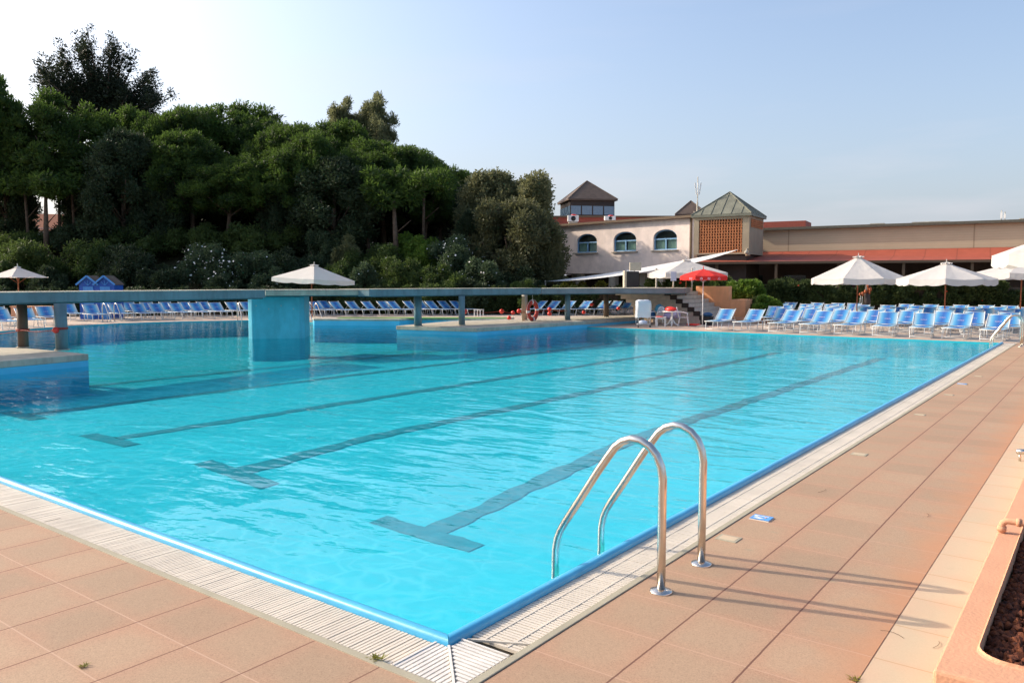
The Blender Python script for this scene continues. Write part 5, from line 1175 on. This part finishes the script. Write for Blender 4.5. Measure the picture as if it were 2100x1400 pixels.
tree('p1', 300, 66, 222, 170, 'stone pine partly hidden behind the grey-green dark tree')
tree('p3', 640, 62, 262, 170, 'shaded stone pine behind the grey dark oak', rz=1)
tree('p2', 745, 60, 300, 150, 'low stone pine between the grey dark oak and the pale trunk', rz=2.5)
tree('p1', 30, 60, 215, 150, 'low stone pine filling the left end of the wood', rz=1.4)
tree('p2', 470, 58.5, 330, 170, 'lowest dark stone pine above the upper shrubs', rz=.6)
g_ = 'holm oaks at the corner of the white building'
tree('o2', 1052, 60.8, 384, 150, 'sunlit holm oak crown filling the dip between the two higher ones', g_, rz=4)
tree('o1', 1006, 60, 364, 190, 'sunlit olive-brown holm oak, left of the two by the building', g_)
tree('o2', 1094, 58, 370, 150, 'sunlit olive-brown holm oak touching the white building', g_)
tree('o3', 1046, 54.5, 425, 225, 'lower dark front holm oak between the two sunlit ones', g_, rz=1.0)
tree('o2', 1130, 55, 478, 62, 'small dark holm oak hanging over the left arched window', g_, rz=2.0)
tree('k1', 965, 56, 440, 90, 'low grey oak left of the holm oaks', g_, rz=2.0)
tree('k1', 585, 58.5, 360, 120, 'shaded oak standing under the low stone pine', rz=3)
tree('k1', 330, 58.5, 370, 150, 'shaded oak filling the gap under the pines left of centre', rz=4)
# bare trunks showing under the crowns
for i, (px, D, lab) in enumerate([(100, 59, 'thick bare pine trunk at the left gap'), (66, 60, 'slim dark trunk left of the thick bare one at the gap'), (128, 62, 'slim dark trunk right of the gap'), (160, 61, 'dark trunk between gap and huts'),
        (815, 58, 'pale bare pine trunk leaning slightly, right part of the wood'), (869, 60, 'thin bare trunk right of the pale leaning one'), (756, 60, 'thin bare trunk left of the pale leaning one'), (735, 63, 'dim trunk beside the grey oak'), (905, 66, 'faint trunk near the holm oaks')]):
    b_ = P2(px, D); r = random.Random(i); m = MB(); hh = 5.6; t = empty('bare_pine', tuple(b_), 0, lab, 'tree', 'bare trunks under the pine crowns')
    lx_ = r.uniform(-.5, .5); m.tube([(0, 0, -.5), (lx_ * .4, 0, hh * .5), (lx_, 0, hh)], [.24 if i in (0, 4) else .14, .19 if i in (0, 4) else .11, .10], 8); m.tube([(lx_ * .5, 0, hh * .55), (lx_ * .5 + 1.3, .3, hh * .72)], [.05, .02], 5); m.build('trunk', M['bark'], t)
    C = [(lx_ + r.uniform(-1.5, 1.5), r.uniform(-1.5, 1.5), hh + r.uniform(-.3, .8)) for _ in range(9)]; child('crown', leaf_mesh('crown', C, [(.9, .9, .6)] * 9, 2600, .36, .06, L['pine'], i + 40, core=.4), t)
# far-off wood as one mass, with a gap at the left
r = random.Random(9); C = []; Rr = []
for k in range(430):
    px = r.uniform(-320, 935); D = r.uniform(84, 104); 
    topy = 330 if px < 640 else 330 + (px - 640) * .30
    y = r.uniform(topy, 480)
    if 52 < px < 172 and y > 395: continue
    C.append(tuple(P(px, D, zr(y, D)))); Rr.append((2.0, 2.0, 1.6))
for k in range(200):
    px = r.uniform(165, 960); D = r.uniform(66, 80); C.append(tuple(P(px, D, zr(r.uniform(400, 475), D)))); Rr.append((1.6, 1.6, 1.4))
for k in range(40):
    px = r.uniform(-300, 50); D = r.uniform(66, 80); C.append(tuple(P(px, D, zr(r.uniform(390, 475), D)))); Rr.append((1.6, 1.6, 1.4))
o = child('far_wood', leaf_mesh('far_wood', C, Rr, 120000, .62, .16, L['dark'], 77, core=.72, shell=.4), None); tag(o, 'dark wood filling the background beneath the pine crowns', 'wood', kind='stuff')

# shrubs on the bank
def shrub(px, D_, topy, wpx, mat, lab, seed, cat='shrub', group='shrubs on the bank', flower=None, nf=0, n=4200, name='shrub', low=None, dens=1.0, fs_=.06, ln=.15, spiky=0):
    D = D_ + (3.2 if low is None else 0)
    b_ = P2(px, D) if low is None else P(px, D, low); hgt = zr(topy, D) - b_.z; w_ = wpx * D / FPX / 2; r = random.Random(seed); C = []; Rr = []
    K = int(26 * dens)
    for k in range(K):
        a = r.uniform(0, 2 * PI); q = w_ * math.sqrt(r.random()) * .86; e = math.sqrt(max(0, 1 - (q / w_) ** 2)); z = hgt * (.10 + .82 * e * r.uniform(.25, 1)); rr = r.uniform(.16, .30) * min(w_, hgt * 1.3)
        C.append((q * math.cos(a), q * math.sin(a) * .8, z)); Rr.append((rr, rr, rr * (1.0 + spiky)))
    t = empty(name, tuple(b_), 0, lab, cat, group)
    child('foliage', leaf_mesh('foliage', C, Rr, int(n * 2.1), ln * 1.35, .048, L[mat], seed, up=.35, core=.55, shell=.5, flower=flower, nf=nf, fs_=fs_), t)
    m = MB()
    for k in range(4): a = k * 1.6 + seed; m.tube([(0, 0, -.2), (w_ * .4 * math.cos(a), w_ * .3 * math.sin(a), hgt * .6)], [.04, .015], 5)
    m.build('stem', M['bark'], t); return t
FL = L['flower']
bank = [  # px, D, top y, width, material, label, white flowers
 (-60, 55, 474, 170, 'oak', 'dark shrub cut by the left picture edge on the bank', 0), (60, 52, 500, 150, 'shrub', 'dark green shrub behind the white left parasol', 14),
 (40, 57, 468, 150, 'shrub', 'upper dark shrub under the gap in the trees', 0), (165, 53, 490, 150, 'shrub', 'dark shrub right behind the beach huts', 0), (170, 58, 466, 160, 'oak', 'upper dark shrub above the beach huts', 0),
 (265, 52, 500, 130, 'oak', 'shaded shrub right of the beach huts', 5), (290, 57, 468, 150, 'shrub', 'upper shrub right of the beach huts', 0), (335, 50.5, 530, 100, 'oak', 'low dark shrub left of the big white-flowered oleander', 8),
 (425, 52, 492, 155, 'oleander', 'big oleander dotted with white flowers above the loungers', 330), (400, 58, 466, 170, 'shrub', 'upper shrub above the big white-flowered oleander', 0),
 (520, 51.5, 508, 120, 'oleander', 'oleander with fewer white flowers left of the middle parasol', 60), (500, 57, 468, 150, 'shrub', 'upper bright shrub left of the blue pillar', 0), (590, 53, 512, 120, 'oak', 'dark shrub directly above the middle parasol', 0),
 (600, 58, 470, 150, 'shrub', 'upper shrub above the middle parasol', 0), (655, 55, 478, 80, 'oleander', 'upright grey shrub right above the middle parasol', 0), (710, 54, 480, 60, 'pale', 'thin pale upright shrub among the green ones', 0),
 (700, 50.5, 535, 110, 'shrub', 'low spiky green shrub right of the middle parasol', 6), (770, 53, 497, 130, 'shrub', 'rounded green shrub under the pale leaning trunk', 0), (745, 50, 548, 90, 'oleander', 'low grey-green shrub right of the spiky one', 30),
 (850, 55, 480, 120, 'bright', 'lit yellow-green shrub under the small dark pine', 0), (820, 50.5, 525, 120, 'shrub', 'low green shrub in the middle of the bank', 5), (940, 53, 476, 150, 'oleander', 'big oleander with white flowers on its right side, near the oaks', 150),
 (900, 49.5, 545, 110, 'shrub', 'low green shrub before the right oleander', 8), (985, 50.5, 520, 110, 'oleander', 'oleander with scattered white flowers under the holm oaks', 70), (1060, 50.5, 540, 110, 'oak', 'dark shrub at the foot of the holm oaks', 0),
 (1078, 48.8, 562, 60, 'shrub', 'small green bush left of the white building portico', 0), (960, 49, 560, 90, 'oak', 'low dark bush above the clipped hedge', 0), (640, 49.5, 560, 90, 'oak', 'low dark bush behind the middle parasol pole', 10),
 (560, 49.8, 545, 90, 'oleander', 'low oleander left of the middle parasol pole', 26), (470, 49.5, 560, 90, 'oak', 'low dark bush at the foot of the big oleander', 10), (220, 50, 545, 90, 'oak', 'low dark bush just above the right beach hut', 3), (110, 50, 548, 100, 'oak', 'low dark bush left of the beach huts', 0), (-20, 50, 545, 110, 'oak', 'low dark bush left of the left parasol pole', 20)]
for i, (px, D, ty, wpx, mt, lab, nf) in enumerate(bank):
    shrub(px, D, ty, wpx * 1.15, mt, lab, 100 + i, flower=FL, nf=nf, n=5200 if wpx > 100 else 3600, spiky=.5 if 'spiky' in lab or 'upright' in lab else 0, fs_=.065)
# clipped hedges
def hedge(p0, p1, depth, zt, mat, lab, seed, n, red=0, name='clipped_hedge', ln=.11, z0=0.0):
    d = p1 - p0; L_ = d.length; t = empty(name, tuple(p0), math.atan2(d.y, d.x), lab, 'hedge'); r = random.Random(seed); C = []; Rr = []
    k = int(L_ * depth * 4.2)
    for _ in range(k): C.append((r.uniform(0, L_), r.uniform(0, depth), z0 + r.uniform(.25, zt - z0 - .22))); Rr.append((.36, .34, .30))
    for _ in range(int(L_ * 8)): C.append((r.uniform(0, L_), r.uniform(-.05, .3), z0 + r.uniform(.2, zt - z0 - .2))); Rr.append((.30, .22, .28))
    child('foliage', leaf_mesh('foliage', C, Rr, n * 2, ln * 1.3, .05, L[mat], seed, core=.62, shell=.5, flower=L['redflower'] if red else None, nf=red, fs_=.07), t)
    m = MB(); m.box((L_ / 2, depth / 2 + .1, z0 + (zt - z0) / 2 - .1), (L_ - .2, depth * .3, zt - z0 - .8)); m.build('inner_branches', M['bark'], t); return t
hedge(P(-80, 48.5), P(620, 50.8), 1.2, 1.80, 'oak', 'dark clipped hedge behind the left loungers', 201, 20000)
hedge(P(622, 52.0), P(1292, 52.0), 1.2, 1.84, 'hedge', 'dark clipped flat-topped hedge behind the middle loungers', 202, 24000)
hedge(P(1112, 54), P(1240, 54), 1.4, 2.15, 'yellow', 'yellow-green grassy hedge below the tip of the shade sail', 203, 6000, name='yellow_hedge')
hedge(P(1545, 48.6), P(2220, 45.8), 1.4, 2.28, 'hedge', 'long dark hedge with red flowers behind the right loungers', 204, 48000, red=50, name='flowering_hedge', ln=.15)
hedge(P(1296, 47.5, 0), P(1450, 47.0, 0), 1.2, 2.2, 'shrub', 'flower bed hedge with red blossoms behind the terrace railing', 205, 6000, red=46, name='flower_hedge')
g_ = 'bushes beside the orange wall'
shrub(1463, 46.5, 570, 92, 'shrub', 'green bush growing behind the high orange wall', 301, group=g_, n=4500, low=1.2)
shrub(1526, 44.2, 573, 76, 'bright', 'bright green rounded bush standing on the low orange wall', 302, group=g_, n=6500, low=.9, dens=1.5)
shrub(1572, 40.6, 602, 56, 'bright', 'smaller bright green bush at the right foot of the orange wall', 303, group=g_, n=5500, low=0, dens=1.5)
shrub(1560, 42.6, 604, 56, 'hedge', 'dark green bush between the two bright ones', 304, group=g_, n=4500, low=0, dens=1.4)
